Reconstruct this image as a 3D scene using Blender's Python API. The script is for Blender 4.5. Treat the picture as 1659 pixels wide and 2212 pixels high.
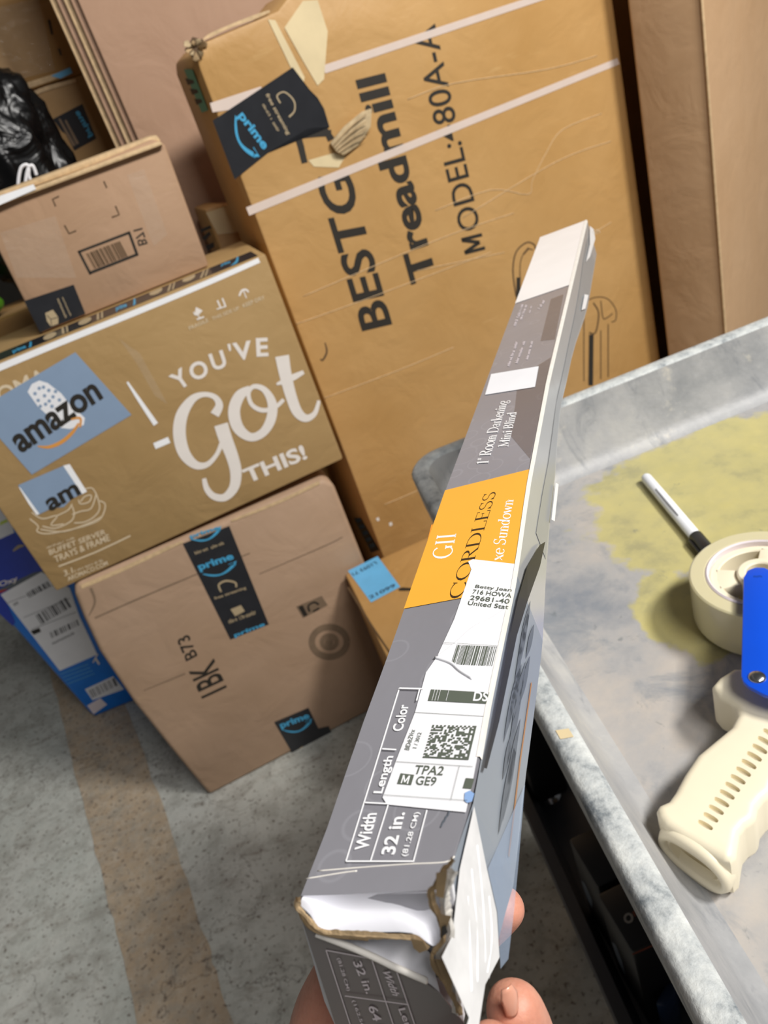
import bpy, bmesh, math, random
from mathutils import Vector, Matrix
random.seed(7)
# ------------------------------------------------------------------ scene, camera, light
for o in list(bpy.data.objects): bpy.data.objects.remove(o)
sc = bpy.context.scene
COL = sc.collection
V = Vector
W, H, FPX, CX, CY = 1659, 2212, 1660.0, 829.5, 1106.0
EYE = V((0, 0, 1.5))
nad = V((952, 2625, FPX)).normalized()            # straight down, in lens axes (right, down, forward)
fwd = V((0, 0, 1)) - nad * nad.z; fwd.normalize()
UPc = -nad; RTc = fwd.cross(UPc)
def to_world(c): return V((RTc.dot(c), fwd.dot(c), UPc.dot(c)))
cam_d = bpy.data.cameras.new('camera'); cam = bpy.data.objects.new('camera', cam_d); COL.objects.link(cam)
xw, yw, zw = to_world(V((1, 0, 0))), to_world(V((0, -1, 0))), to_world(V((0, 0, -1)))
m = Matrix((xw, yw, zw)).transposed().to_4x4(); m.translation = EYE
cam.matrix_world = m
cam_d.sensor_fit = 'VERTICAL'; cam_d.sensor_height = 36.0; cam_d.sensor_width = 27.0
cam_d.lens = FPX * 36.0 / H
cam_d.clip_start = 0.01; cam_d.clip_end = 60
cam_d.dof.use_dof = True; cam_d.dof.focus_distance = 0.30; cam_d.dof.aperture_fstop = 20.0
sc.camera = cam
sc.view_settings.view_transform = 'Standard'; sc.view_settings.look = 'None'
sc.view_settings.exposure = 0.0; sc.view_settings.gamma = 1.0; sc.view_settings.use_curve_mapping = False
wd = bpy.data.worlds.new('World'); sc.world = wd; wd.use_nodes = True
wd.node_tree.nodes['Background'].inputs[0].default_value = (0.95, 0.97, 1.0, 1)
wd.node_tree.nodes['Background'].inputs[1].default_value = 0.07
def lamp(name, loc, target, size, power, col):
    d = bpy.data.lights.new(name, 'AREA'); d.shape = 'RECTANGLE'; d.size, d.size_y = size; d.energy = power; d.color = col
    o = bpy.data.objects.new(name, d); COL.objects.link(o); o.location = loc
    o.rotation_euler = (V(target) - V(loc)).to_track_quat('-Z', 'Y').to_euler(); return o
lamp('ceiling_lamp', (2.45, -0.55, 4.0), (0.0, 1.2, 0.8), (0.8, 0.5), 165, (1.0, 0.975, 0.93))
lamp('ceiling_strip_lamp', (1.25, -1.35, 4.2), (-0.1, 1.5, 0.7), (1.4, 0.5), 74, (1.0, 0.98, 0.96))  # fill light added to brighten the carton fronts and parcel end

# ------------------------------------------------------------------ measuring helpers
def ray(px, py): return to_world(V((px - CX, py - CY, FPX))).normalized()
def on_z(px, py, z):
    d = ray(px, py); return EYE + d * ((z - EYE.z) / d.z)
def on_pl(px, py, P0, n):
    d = ray(px, py); return EYE + d * ((P0 - EYE).dot(n) / d.dot(n))
def at(px, py, dep): return EYE + to_world(V(((px - CX) / FPX, (py - CY) / FPX, 1)) * dep)
def uv_dirs(yaw):
    a = math.radians(yaw); return V((math.cos(a), math.sin(a), 0)), V((-math.sin(a), math.cos(a), 0))
OFFK = .4
class Face:
    """a flat face of a real thing: a point, its outward normal, its right-hand and up directions"""
    def __init__(s, P0, yaw=None, u=None, n=None):
        s.P0 = V(P0)
        if yaw is not None:
            s.u, vv = uv_dirs(yaw); s.n = -vv; s.w = V((0, 0, 1))
        else:
            s.u = V(u).normalized(); s.n = V(n).normalized(); s.w = s.n.cross(s.u)
    def pt(s, p, off=0.0):
        off *= OFFK; return on_pl(p[0], p[1], s.P0 + s.n * off, s.n)
    def q(s, p):
        r = s.pt(p) - s.P0; return (r.dot(s.u), r.dot(s.w))
    def xyz(s, u, w, off=0.0): return s.P0 + s.u * u + s.w * w + s.n * off
def Zm(k, ox, oy): return lambda x, y: (ox + x * k, oy + y * k)
z1 = Zm(.36166, 0, 0); z2 = Zm(.4581, 0, 580); z3 = Zm(.3978, 340, 0); z4 = Zm(.4575, 900, 0); zb = Zm(.5028, 0, 1100)
z5 = Zm(.33755, 640, 1250); z6 = Zm(.40683, 820, 450); ze = Zm(.42194, 560, 1700); z7 = Zm(.3617, 1060, 900)
zc = Zm(.39723, 1000, 1500); zs = Zm(.23508, 0, 1040); zl = Zm(.14467, 0, 130); zg = Zm(.19447, 1420, 1130)
zt = Zm(.17184, 1080, 460); zk = Zm(.21705, 680, 980); zd = Zm(.27675, 1180, 1600); zq = Zm(.14467, 0, 520)
def Z(f, *pts): return [f(*p) for p in pts]

# ------------------------------------------------------------------ materials
def lin(h):
    h = h.lstrip('#'); c = [int(h[i:i + 2], 16) / 255 for i in (0, 2, 4)]
    return tuple(x / 12.92 if x <= .04045 else ((x + .055) / 1.055) ** 2.4 for x in c) + (1,)
def new_mat(name):
    mt = bpy.data.materials.new(name); mt.use_nodes = True
    return mt, mt.node_tree, mt.node_tree.nodes['Principled BSDF']
def N(nt, t, **kw):
    n = nt.nodes.new(t)
    for k, v in kw.items(): setattr(n, k, v)
    return n
def noise(nt, vec, scale, detail=4, rough=.55, dist=0.0):
    n = N(nt, 'ShaderNodeTexNoise'); n.inputs['Scale'].default_value = scale; n.inputs['Detail'].default_value = detail
    n.inputs['Roughness'].default_value = rough; n.inputs['Distortion'].default_value = dist
    nt.links.new(vec, n.inputs['Vector']); return n.outputs['Fac']
def ramp(nt, fac, stops):
    r = N(nt, 'ShaderNodeValToRGB'); e = r.color_ramp.elements
    while len(e) < len(stops): e.new(.5)
    for i, (p, c) in enumerate(stops): e[i].position = p; e[i].color = c
    nt.links.new(fac, r.inputs[0]); return r.outputs[0]
def mix(nt, fac, a, b):
    mx = N(nt, 'ShaderNodeMix'); mx.data_type = 'RGBA'
    for k, v in ((0, fac), (6, a), (7, b)):
        if hasattr(v, 'links'): nt.links.new(v, mx.inputs[k])
        else: mx.inputs[k].default_value = v
    return mx.outputs[2]
def scaled(nt, sx, sy, sz, rot=0.0):
    tc = N(nt, 'ShaderNodeTexCoord'); mp = N(nt, 'ShaderNodeMapping'); mp.inputs['Scale'].default_value = (sx, sy, sz)
    mp.inputs['Rotation'].default_value = (0, 0, rot)
    nt.links.new(tc.outputs['Object'], mp.inputs[0]); return mp.outputs[0]
def bump(nt, h, st, dist, b):
    bn = N(nt, 'ShaderNodeBump'); bn.inputs['Strength'].default_value = st; bn.inputs['Distance'].default_value = dist
    nt.links.new(h, bn.inputs['Height']); nt.links.new(bn.outputs[0], b.inputs['Normal'])
W4, K4 = (1, 1, 1, 1), (0, 0, 0, 1)
def plain(name, hx, rough=.6, alpha=1.0, metal=0.0, spec=.5, var=0.0, vs=30):
    mt, nt, b = new_mat(name)
    b.inputs['Base Color'].default_value = lin(hx); b.inputs['Roughness'].default_value = rough
    b.inputs['Alpha'].default_value = alpha; b.inputs['Metallic'].default_value = metal
    b.inputs['Specular IOR Level'].default_value = spec
    f = noise(nt, scaled(nt, 1, 1, 1), vs, 3)
    c = lin(hx); k = 1 - max(var, .04)
    nt.links.new(ramp(nt, f, [(.3, (c[0] * k, c[1] * k, c[2] * k, 1)), (.7, c)]), b.inputs['Base Color'])
    return mt
def card(name, hx, dark, rough=.62, flute=0.0, wear='#d8b98a', wearamt=.12, bs=.25):
    """corrugated cardboard: broad tone drift, fine fibres, pale scuffs, soft dents"""
    mt, nt, b = new_mat(name)
    v = scaled(nt, 1, 1, 1)
    base = ramp(nt, noise(nt, v, 3.2, 5), [(.3, lin(dark)), (.7, lin(hx))])
    sp = noise(nt, scaled(nt, 60, 60, 420), 1.0, 3)
    base = mix(nt, ramp(nt, sp, [(.35, (.0, .0, .0, 1)), (.7, (.22, .22, .22, 1))]), base, lin(dark))
    sc_ = ramp(nt, noise(nt, scaled(nt, 3, 3, 22), 1.6, 6, .7), [(.62, K4), (.75, (wearamt, wearamt, wearamt, 1))])
    base = mix(nt, sc_, base, lin(wear))
    nt.links.new(base, b.inputs['Base Color'])
    b.inputs['Roughness'].default_value = rough; b.inputs['Specular IOR Level'].default_value = .35
    bump(nt, noise(nt, v, 9, 4, .5, .6), bs, .02, b)
    return mt
def clear(name, alpha=.10, rough=.12, tint='#efe6d6'):
    mt, nt, b = new_mat(name)
    b.inputs['Base Color'].default_value = lin(tint); b.inputs['Alpha'].default_value = alpha
    b.inputs['Roughness'].default_value = rough; b.inputs['Specular IOR Level'].default_value = .8
    b.inputs['Coat Weight'].default_value = .6; b.inputs['Coat Roughness'].default_value = .08
    bump(nt, noise(nt, scaled(nt, 1, 1, 1), 34, 4, .6, .8), .55, .01, b)
    return mt
M = {}
M['kraft_orange'] = card('orange_kraft_cardboard', '#c89f68', '#b98e55', .5, wear='#e2bd85', wearamt=.3)
M['kraft_gold'] = card('golden_brown_cardboard', '#b39466', '#a38456', .6)
M['kraft_pink'] = card('pinkish_brown_cardboard', '#b8967a', '#aa886a', .65)
M['kraft_dusty'] = card('dusty_brown_cardboard', '#b59880', '#a78a70', .65)
M['kraft_board'] = card('plain_brown_board', '#b8957c', '#ad8a70', .65, wearamt=.05)
M['kraft_right'] = card('light_brown_carton', '#c3a17e', '#b8946f', .65, wearamt=.06)
M['kraft_deep'] = card('deep_brown_cardboard', '#a98452', '#957141', .55)
M['flute'] = plain('pale_corrugated_edge', '#dcbd92', .8, var=.25, vs=90)
M['flute_dark'] = plain('torn_brown_paper', '#b79a72', .85, var=.35, vs=120)
M['black_tape'] = plain('black_packing_tape', '#2c2d31', .28, var=.2)
M['blue_ink'] = plain('sky_blue_ink', '#4aa6d2', .4)
M['tan_ink'] = plain('tan_ink', '#b7a483', .5)
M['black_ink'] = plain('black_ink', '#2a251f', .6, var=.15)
M['brown_ink'] = plain('brown_ink', '#5c452b', .7, var=.2)
M['faint_ink'] = plain('faint_brown_ink', '#86705a', .7, var=.2)
M['white_ink'] = plain('white_ink', '#efe7e0', .6)
M['pale_ink'] = plain('pale_ink', '#dcc9ab', .6)
M['white_paper'] = plain('white_paper', '#f2f2f6', .5, var=.05)
M['slate_sticker'] = plain('slate_blue_sticker', '#8ba0bb', .4)
M['orange_ink'] = plain('orange_ink', '#e09b4a', .5)
M['sky_sticker'] = plain('light_blue_sticker', '#6cb9ea', .5, var=.1)
M['navy_ink'] = plain('dark_blue_ink', '#35536b', .5)
M['clear_tape'] = clear('clear_packing_tape')
M['strap'] = plain('white_plastic_strap', '#ead8cd', .4, alpha=.86)
M['masking'] = plain('cream_paper_tape', '#e3cfa4', .6, var=.12, vs=18)
M['foam'] = plain('torn_cream_paper', '#c9b18a', .8, var=.35, vs=70)
M['green_tape'] = plain('green_label', '#3f9d84', .5)
M['grey_print'] = None
M['gold'] = plain('golden_orange_print', '#f9b43f', .32)
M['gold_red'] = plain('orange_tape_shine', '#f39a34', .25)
M['gloss_white'] = plain('glossy_white_card', '#fbfbfd', .25)
M['crease_white'] = plain('scuffed_white_edge', '#ece7df', .5, var=.1, vs=200)
M['label_ink'] = plain('grey_green_label_ink', '#5d6459', .6)
M['side_grey'] = plain('blue_grey_print', '#8c939c', .35, var=.08)
M['side_dark'] = plain('dark_grey_streak', '#5e656e', .4)
M['film'] = None
M['blue_plastic'] = plain('cobalt_blue_plastic', '#0a50d8', .35)
M['cream'] = plain('cream_plastic', '#efe5ca', .38, var=.03)
M['core'] = plain('pale_pink_tape_core', '#e6dbe0', .6)
M['steel'] = plain('shiny_steel', '#c8c8c8', .2, metal=1.0)
M['black_plastic'] = plain('black_plastic', '#1b1b1c', .4)
M['white_plastic'] = plain('white_plastic', '#eceef2', .35)
M['dark_box'] = plain('black_glossy_carton', '#1e1c1c', .35, var=.3, vs=12)
M['dark_orange'] = plain('rust_orange_ink', '#7b3a26', .5)
M['dark_grey_ink'] = plain('light_grey_ink', '#9a9a9a', .5)
M['smoky'] = plain('smoky_clear_tape', '#7a6c66', .2, alpha=.4)
M['liner_card'] = plain('white_liner_card', '#d9d9df', .6)
M['bag_white'] = plain('white_plastic_wrap', '#e8e9ee', .3)
M['bag_navy'] = plain('navy_blue_plastic_wrap', '#1e3bb2', .25, var=.1)
M['bag_blue'] = plain('bright_blue_plastic_wrap', '#0f79de', .28, var=.12)
M['red_ink'] = plain('red_ink', '#c0392b', .5)
M['lime'] = plain('lime_ink', '#c9dd5a', .5)
M['bar_ink'] = plain('barcode_grey', '#77777c', .6, var=.3, vs=200)
M['cord'] = plain('white_cord', '#f2f2f5', .5)
M['green_thing'] = plain('green_plastic', '#4f8f1c', .5)
def mk_grey():
    mt, nt, b = new_mat('grey_printed_card')
    tc = N(nt, 'ShaderNodeTexCoord'); vo = N(nt, 'ShaderNodeTexVoronoi'); vo.inputs['Scale'].default_value = 58
    nt.links.new(tc.outputs['Object'], vo.inputs['Vector'])
    rings = ramp(nt, vo.outputs['Distance'], [(.36, K4), (.385, (.25, .25, .25, 1)), (.40, (.25, .25, .25, 1)), (.425, K4)])
    base = ramp(nt, noise(nt, tc.outputs['Object'], 7, 3), [(.3, lin('#85848a')), (.7, lin('#8f8e95'))])
    nt.links.new(mix(nt, rings, base, lin('#a4a4ab')), b.inputs['Base Color'])
    b.inputs['Roughness'].default_value = .24; bump(nt, noise(nt, tc.outputs['Object'], 40, 3), .08, .005, b); return mt
M['grey_print'] = mk_grey()
M['dark_print'] = plain('dark_brown_grey_print', '#6d6666', .3, var=.06)
def mk_film():
    mt, nt, b = new_mat('bluish_clear_film'); b.inputs['Base Color'].default_value = lin('#9fb2cc'); b.inputs['Alpha'].default_value = .42
    b.inputs['Roughness'].default_value = .1; bump(nt, noise(nt, scaled(nt, 1, 1, 1), 60, 3), .2, .004, b); return mt
M['film'] = mk_film()
def mk_skin():
    mt, nt, b = new_mat('skin'); v = scaled(nt, 1, 1, 1)
    c = ramp(nt, noise(nt, v, 45, 4), [(.3, lin('#bf7f69')), (.7, lin('#d59a82'))])
    c = mix(nt, ramp(nt, noise(nt, v, 700, 2), [(.45, K4), (.7, (.25, .25, .25, 1))]), c, lin('#b87862'))
    nt.links.new(c, b.inputs['Base Color']); b.inputs['Roughness'].default_value = .52
    b.inputs['Subsurface Weight'].default_value = .25; b.inputs['Subsurface Radius'].default_value = (.006, .002, .001)
    b.inputs['Subsurface Scale'].default_value = 1.0
    bump(nt, noise(nt, v, 500, 4), .25, .001, b); return mt
M['skin'] = mk_skin()
M['nail'] = plain('fingernail', '#d69a82', .22, var=.08, vs=200)
def mk_floor(name, a, bcol, dirt, s1=2.2):
    mt, nt, b = new_mat(name); v = scaled(nt, 1, 1, 1)
    base = ramp(nt, noise(nt, v, s1, 6, .6), [(.3, lin(a)), (.7, lin(bcol))])
    base = mix(nt, ramp(nt, noise(nt, v, 38, 5, .7), [(.45, K4), (.75, (.4, .4, .4, 1))]), base, lin('#c9c7bf'))
    base = mix(nt, ramp(nt, noise(nt, scaled(nt, 9, 20, 10, .5), 1, 8, .74, .5), [(.54, K4), (.7, (.6, .6, .6, 1))]), base, lin(dirt))
    base = mix(nt, ramp(nt, noise(nt, v, 13, 8, .75, .3), [(.46, K4), (.62, (.55, .55, .55, 1))]), base, lin('#8c8a82'))
    base = mix(nt, ramp(nt, noise(nt, v, 90, 2), [(.60, K4), (.68, (.75, .75, .75, 1))]), base, lin('#5c5148'))
    vo = N(nt, 'ShaderNodeTexVoronoi'); vo.feature = 'DISTANCE_TO_EDGE'; vo.inputs['Scale'].default_value = .8
    ad = N(nt, 'ShaderNodeVectorMath'); ad.operation = 'ADD'
    nn = N(nt, 'ShaderNodeTexNoise'); nn.inputs['Scale'].default_value = 5; nn.inputs['Detail'].default_value = 5
    nt.links.new(v, nn.inputs['Vector']); nt.links.new(v, ad.inputs[0]); nt.links.new(nn.outputs['Color'], ad.inputs[1]); nt.links.new(ad.outputs[0], vo.inputs['Vector'])
    base = mix(nt, ramp(nt, vo.outputs['Distance'], [(.001, (.5, .5, .5, 1)), (.005, K4)]), base, lin('#4d433b'))
    nt.links.new(base, b.inputs['Base Color']); b.inputs['Roughness'].default_value = .55
    bump(nt, noise(nt, v, 60, 5), .3, .006, b); return mt
M['floor'] = mk_floor('worn_painted_concrete', '#b0b5ae', '#c2c1bb', '#655547')
M['strip'] = mk_floor('sandy_concrete_patch', '#a6937c', '#b9a78f', '#7c6b5a', 4)
M['wall'] = plain('grey_painted_wall', '#6b6760', .8, var=.1)

# ------------------------------------------------------------------ object helpers
def link(name, me, mat, parent=None):
    o = bpy.data.objects.new(name, me); COL.objects.link(o)
    for mm in (mat if isinstance(mat, list) else [mat]): me.materials.append(mm)
    if parent:
        r = parent
        base = V((0, 0, 0))
        while r: base += r.location; r = r.parent
        me.transform(Matrix.Translation(-base)); o.parent = parent
    return o
def thing(name, label, cat, loc, group=None):
    o = bpy.data.objects.new(name, None); COL.objects.link(o); o.location = loc; o.empty_display_size = .05
    o['label'] = label; o['category'] = cat
    if group: o['group'] = group
    bpy.context.view_layer.update(); return o
def own(o, label, cat, group=None):
    me = o.data; vs = [v.co for v in me.vertices]
    c = V((sum(v.x for v in vs) / len(vs), sum(v.y for v in vs) / len(vs), min(v.z for v in vs)))
    me.transform(Matrix.Translation(-c)); o.location = c
    o['label'] = label; o['category'] = cat
    if group: o['group'] = group
    return o
def mesh_of(bm, smooth=False):
    me = bpy.data.meshes.new('m'); bmesh.ops.recalc_face_normals(bm, faces=bm.faces); bm.to_mesh(me); bm.free()
    if smooth:
        for p in me.polygons: p.use_smooth = True
    return me
def baked(me, mods):
    """run modifiers on a mesh and return the plain result"""
    o = bpy.data.objects.new('tmp', me); COL.objects.link(o)
    for t, kw in mods:
        md = o.modifiers.new(t, t)
        for k, v in kw.items(): setattr(md, k, v)
    dg = bpy.context.evaluated_depsgraph_get()
    out = bpy.data.meshes.new_from_object(o.evaluated_get(dg)); bpy.data.objects.remove(o); return out
def prism(poly, back, name, mat, parent, bev=.004, seg=2, smooth=True, jitter=0.0):
    """solid: outline poly (world points) carried along the vector back"""
    bm = bmesh.new(); a = [bm.verts.new(p) for p in poly]; b = [bm.verts.new(p + back) for p in poly]
    n = len(poly); bm.faces.new(a); bm.faces.new(b[::-1])
    for i in range(n): bm.faces.new((a[i], a[(i + 1) % n], b[(i + 1) % n], b[i]))
    me = mesh_of(bm)
    if bev: me = baked(me, [('BEVEL', dict(width=bev, segments=seg, limit_method='ANGLE', angle_limit=.5))])
    if smooth:
        for p in me.polygons: p.use_smooth = True
        try: me.set_sharp_from_angle(angle=.7)
        except Exception: pass
    return link(name, me, mat, parent)
def flat(face, pts, name, mat, parent, off=.0012, th=.0):
    """a printed or stuck-on flat shape; pts are picture measurements taken on that face"""
    P = [face.pt(p, off) for p in pts]
    bm = bmesh.new(); bm.faces.new([bm.verts.new(p) for p in P]); bmesh.ops.triangulate(bm, faces=bm.faces)
    return link(name, mesh_of(bm), mat, parent)
def flats(face, polys, name, mat, parent, off=.0012):
    bm = bmesh.new()
    for pts in polys: bm.faces.new([bm.verts.new(face.pt(p, off)) for p in pts])
    bmesh.ops.triangulate(bm, faces=bm.faces)
    return link(name, mesh_of(bm), mat, parent)
def ribbon2(pts, wid):
    """2-D brush stroke: quads along pts with widths"""
    out = []; n = len(pts); L = []; R = []
    for i in range(n):
        a = pts[max(i - 1, 0)]; b = pts[min(i + 1, n - 1)]
        dx, dy = b[0] - a[0], b[1] - a[1]; l = math.hypot(dx, dy) or 1
        w = (wid[i] if isinstance(wid, (list, tuple)) else wid) / 2
        L.append((pts[i][0] - dy / l * w, pts[i][1] + dx / l * w)); R.append((pts[i][0] + dy / l * w, pts[i][1] - dx / l * w))
    for i in range(n - 1): out.append([L[i], L[i + 1], R[i + 1], R[i]])
    return out
def spline(pts, k=6):
    out = []
    P = [pts[0]] + list(pts) + [pts[-1]]; n = len(pts[0])
    for i in range(1, len(P) - 2):
        for j in range(k):
            t = j / k; a, b, c, d = P[i - 1], P[i], P[i + 1], P[i + 2]
            out.append(tuple(.5 * (2 * b[q] + (c[q] - a[q]) * t + (2 * a[q] - 5 * b[q] + 4 * c[q] - d[q]) * t * t + (3 * b[q] - a[q] - 3 * c[q] + d[q]) * t ** 3) for q in range(n)))
    out.append(tuple(pts[-1])); return out
def brush(face, strokes, name, mat, parent, off=.0013, k=6):
    """strokes: lists of (x, y, width) picture measurements, smoothed"""
    bm = bmesh.new()
    for i, s in enumerate(strokes):
        sp = spline(s, k)
        for j, q in enumerate(ribbon2([(p[0], p[1]) for p in sp], [p[2] for p in sp])):
            bm.faces.new([bm.verts.new(face.pt(p, off + i * .0002 + j * .000004)) for p in q])
    return link(name, mesh_of(bm), mat, parent)
_fc = {}
def glyphs(s, bold):
    """triangulated lettering of the built-in face, scaled to the unit box"""
    key = (s, bold)
    if key in _fc: return _fc[key]
    if not isinstance(s, str):      # fine print too small to read: rows of letter-sized ticks
        rnd = random.Random(sum(s)); vs, fs = [], []; slots = []
        for w in s: slots += [1] * w + [0]
        n = len(slots) - 1
        def box(x0, y0, x1, y1):
            k = len(vs); vs.extend(((x0, y0), (x1, y0), (x1, y1), (x0, y1))); fs.append((k, k + 1, k + 2, k + 3))
        for i, ch in enumerate(slots):
            if not ch: continue
            a, b = i / n, (i + .78) / n; w = (b - a) * .3; t = rnd.choice((.7, .7, 1))
            box(a, 0, a + w, t)
            if rnd.random() < .8: box(b - w, 0, b, .7)
            yy = rnd.choice((0, .28, .52)); box(a + w, yy, b - w, yy + .18)
        _fc[key] = (vs, fs); return _fc[key]
    c = bpy.data.curves.new('t', 'FONT'); c.body = s; c.offset = bold; c.resolution_u = 4
    o = bpy.data.objects.new('t', c); COL.objects.link(o); bpy.context.view_layer.update()
    me = bpy.data.meshes.new_from_object(o.evaluated_get(bpy.context.evaluated_depsgraph_get()))
    bpy.data.objects.remove(o)
    vs = [(v.co.x, v.co.y) for v in me.vertices]; fs = [tuple(p.vertices) for p in me.polygons]
    x0, x1 = min(v[0] for v in vs), max(v[0] for v in vs); y0, y1 = min(v[1] for v in vs), max(v[1] for v in vs)
    _fc[key] = ([((x - x0) / (x1 - x0 or 1), (y - y0) / (y1 - y0 or 1)) for x, y in vs], fs); return _fc[key]
def write(face, items, name, mat, parent, off=.0015, bold=.02):
    """items: (string, bottom-left, bottom-right, top-left) measured on the face; one mesh"""
    bm = bmesh.new()
    for s, p00, p10, p01 in items:
        O, Xp, Yp = face.pt(p00, off), face.pt(p10, off), face.pt(p01, off)
        vs, fs = glyphs(s, bold)
        bv = [bm.verts.new(O + (Xp - O) * x + (Yp - O) * y) for x, y in vs]
        for f in fs:
            try: bm.faces.new([bv[i] for i in f])
            except ValueError: pass
    return link(name, mesh_of(bm), mat, parent)
def quadmap(face, p00, p10, p01, off):
    O, Xp, Yp = face.pt(p00, off), face.pt(p10, off), face.pt(p01, off)
    return lambda x, y: O + (Xp - O) * x + (Yp - O) * y
def strokes_in(face, frame, strokes, name, mat, parent, off=.0015):
    """unit-box strokes (points, width) placed through frame"""
    f = quadmap(face, *frame, off); bm = bmesh.new()
    for pts, w in strokes:
        for q in ribbon2(pts, w): bm.faces.new([bm.verts.new(f(x, y)) for x, y in q])
    return link(name, mesh_of(bm), mat, parent)
def smile(face, frame, name, mat, parent, off=.0016, th=.11):
    """curved arrow under a word, in the unit box"""
    pts = [(i / 14 * .93, .62 - .62 * math.sin(i / 14 * math.pi * .92)) for i in range(15)]
    wid = [.05 + th * math.sin(min(1, i / 10) * math.pi / 2) for i in range(15)]
    st = [(pts, wid), ([(.78, .66), (.99, .72), (.93, .36)], [th * .6, th * .9, th * .5])]
    return strokes_in(face, frame, st, name, mat, parent, off)
def prime_mark(face, word, arrow, parent, off=.0018):
    write(face, [('prime',) + word], 'tape_lettering', M['blue_ink'], parent, off, .035)
    smile(face, arrow, 'tape_arrow', M['blue_ink'], parent, off)
def barcode(face, frame, n, name, mat, parent, off=.0015, fill=.55, seed=1, vert=True):
    rnd = random.Random(seed); f = quadmap(face, *frame, off); bm = bmesh.new(); x = 0
    while x < 1:
        w = rnd.choice((1, 1, 2, 3)) / (n * 3.2); g = rnd.choice((1, 1, 2)) / (n * 3.2)
        if x + w <= 1.0: bm.faces.new([bm.verts.new(f(*p)) for p in ((x, 0), (x + w, 0), (x + w, 1), (x, 1))])
        x += w + g
    return link(name, mesh_of(bm), mat, parent)
def tube(pts, rad, name, mat, parent=None, seg=10, closed=False):
    bm = bmesh.new(); rings = []; n = len(pts); pts = [V(p) for p in pts]; up = None
    for i in range(n):
        t = (pts[min(i + 1, n - 1)] - pts[max(i - 1, 0)]).normalized()
        a = t.orthogonal().normalized() if up is None else (up - t * up.dot(t)).normalized()
        up = a; b = t.cross(a); r = rad[i] if isinstance(rad, (list, tuple)) else rad
        rings.append([bm.verts.new(pts[i] + (a * math.cos(k * 2 * math.pi / seg) + b * math.sin(k * 2 * math.pi / seg)) * r) for k in range(seg)])
    for i in range(n - 1):
        for k in range(seg): bm.faces.new((rings[i][k], rings[i][(k + 1) % seg], rings[i + 1][(k + 1) % seg], rings[i + 1][k]))
    bm.faces.new(rings[0][::-1]); bm.faces.new(rings[-1])
    return link(name, mesh_of(bm, True), mat, parent)
def carton(name, label, face, px, depth, mat, bev=.006, floor=None, body='carton_body', extra=None, cat='cardboard box', group=None):
    """a box whose front outline is measured on its front face; stands at its lowest point"""
    P = [face.pt(p) for p in px]
    if floor is not None:
        for p in P:
            if abs(p.z - floor) < .06: p.z = floor
    c = sum(P, V((0, 0, 0))) / len(P); base = V((c.x, c.y, min(p.z for p in P))) - face.n * depth / 2
    t = thing(name, label, cat, base, group)
    prism(P, -face.n * depth, body, mat, t, bev)
    return t
def rect(face, u0, u1, w0, w1): return [face.xyz(u0, w0), face.xyz(u1, w0), face.xyz(u1, w1), face.xyz(u0, w1)]
def solid(name, label, face, u0, u1, z0, z1, depth, mat, bev=.006, body='carton_body', cat='cardboard box', group=None, drop=0):
    P = rect(face, u0, u1, z0 - face.P0.z, z1 - face.P0.z)
    c = sum(P, V((0, 0, 0))) / 4; t = thing(name, label, cat, V((c.x, c.y, z0)) - face.n * depth / 2, group)
    prism(P, -face.n * depth, body, mat, t, bev); return t

# ------------------------------------------------------------------ setting
def plane(name, pts, mat):
    bm = bmesh.new(); bm.faces.new([bm.verts.new(p) for p in pts])
    o = link(name, mesh_of(bm), mat); o['kind'] = 'structure'; return o
plane('floor', [(-4, -3, 0), (4, -3, 0), (4, 3.4, 0), (-4, 3.4, 0)], M['floor'])
plane('wall_back', [(-4, 3.4, 0), (4, 3.4, 0), (4, 3.4, 3.2), (-4, 3.4, 3.2)], M['wall'])
lf = [on_z(*p, 0) for p in ((111, 1462), (171, 1703), (231, 1930), (297, 2212))]
rt = [on_z(*p, 0) for p in ((277, 1543), (350, 1740), (437, 2005), (503, 2212))]
lf = [lf[0] + (lf[0] - lf[1]) * .9] + lf + [lf[3] + (lf[3] - lf[2]) * 2]; rt = [rt[0] + (rt[0] - rt[1]) * .9] + rt + [rt[3] + (rt[3] - rt[2]) * 2]
bm = bmesh.new(); up = V((0, 0, .002)); rr = random.Random(3)
fl = lambda A: [V((p[0], p[1], 0)) + up + V((rr.uniform(-.004, .004), 0, 0)) for p in spline([tuple(a) for a in A], 8)]
a, b = [bm.verts.new(p) for p in fl(lf)], [bm.verts.new(p) for p in fl(rt)]
for i in range(len(a) - 1): bm.faces.new((a[i], b[i], b[i + 1], a[i + 1]))
o = link('trim_1', mesh_of(bm), M['strip']); o['kind'] = 'structure'

# ------------------------------------------------------------------ tall treadmill carton
FT = Face(on_z(821, 1186, .385), 16)
def drop(face, p, z):      # same left-right place on the face, at height z
    u, w = face.q(p); return face.xyz(u, z - face.P0.z)
tm_poly = [drop(FT, (821, 1186), 0), drop(FT, (1430, 770), 0), FT.pt((1325, 0)) + V((0, 0, .0)), drop(FT, (1325, 0), 1.70), FT.pt((640, -30)),
           FT.pt((600, 22)), FT.pt((445, 88)), FT.pt((425, 112)), FT.pt((428, 140))]
TM = thing('treadmill_carton', 'tall upright orange-brown carton lettered for a treadmill, bound with two white straps', 'cardboard box',
           V((.42, 1.95, 0)))
prism(tm_poly, -FT.n * .2, 'carton_body', M['kraft_orange'], TM, .007)
write(FT, [('BESTG',) + tuple(Z(z3, (1278, 1760), (1045, 930), (1110, 1800)))], 'printed_lettering', M['black_ink'], TM, bold=.02)
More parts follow.
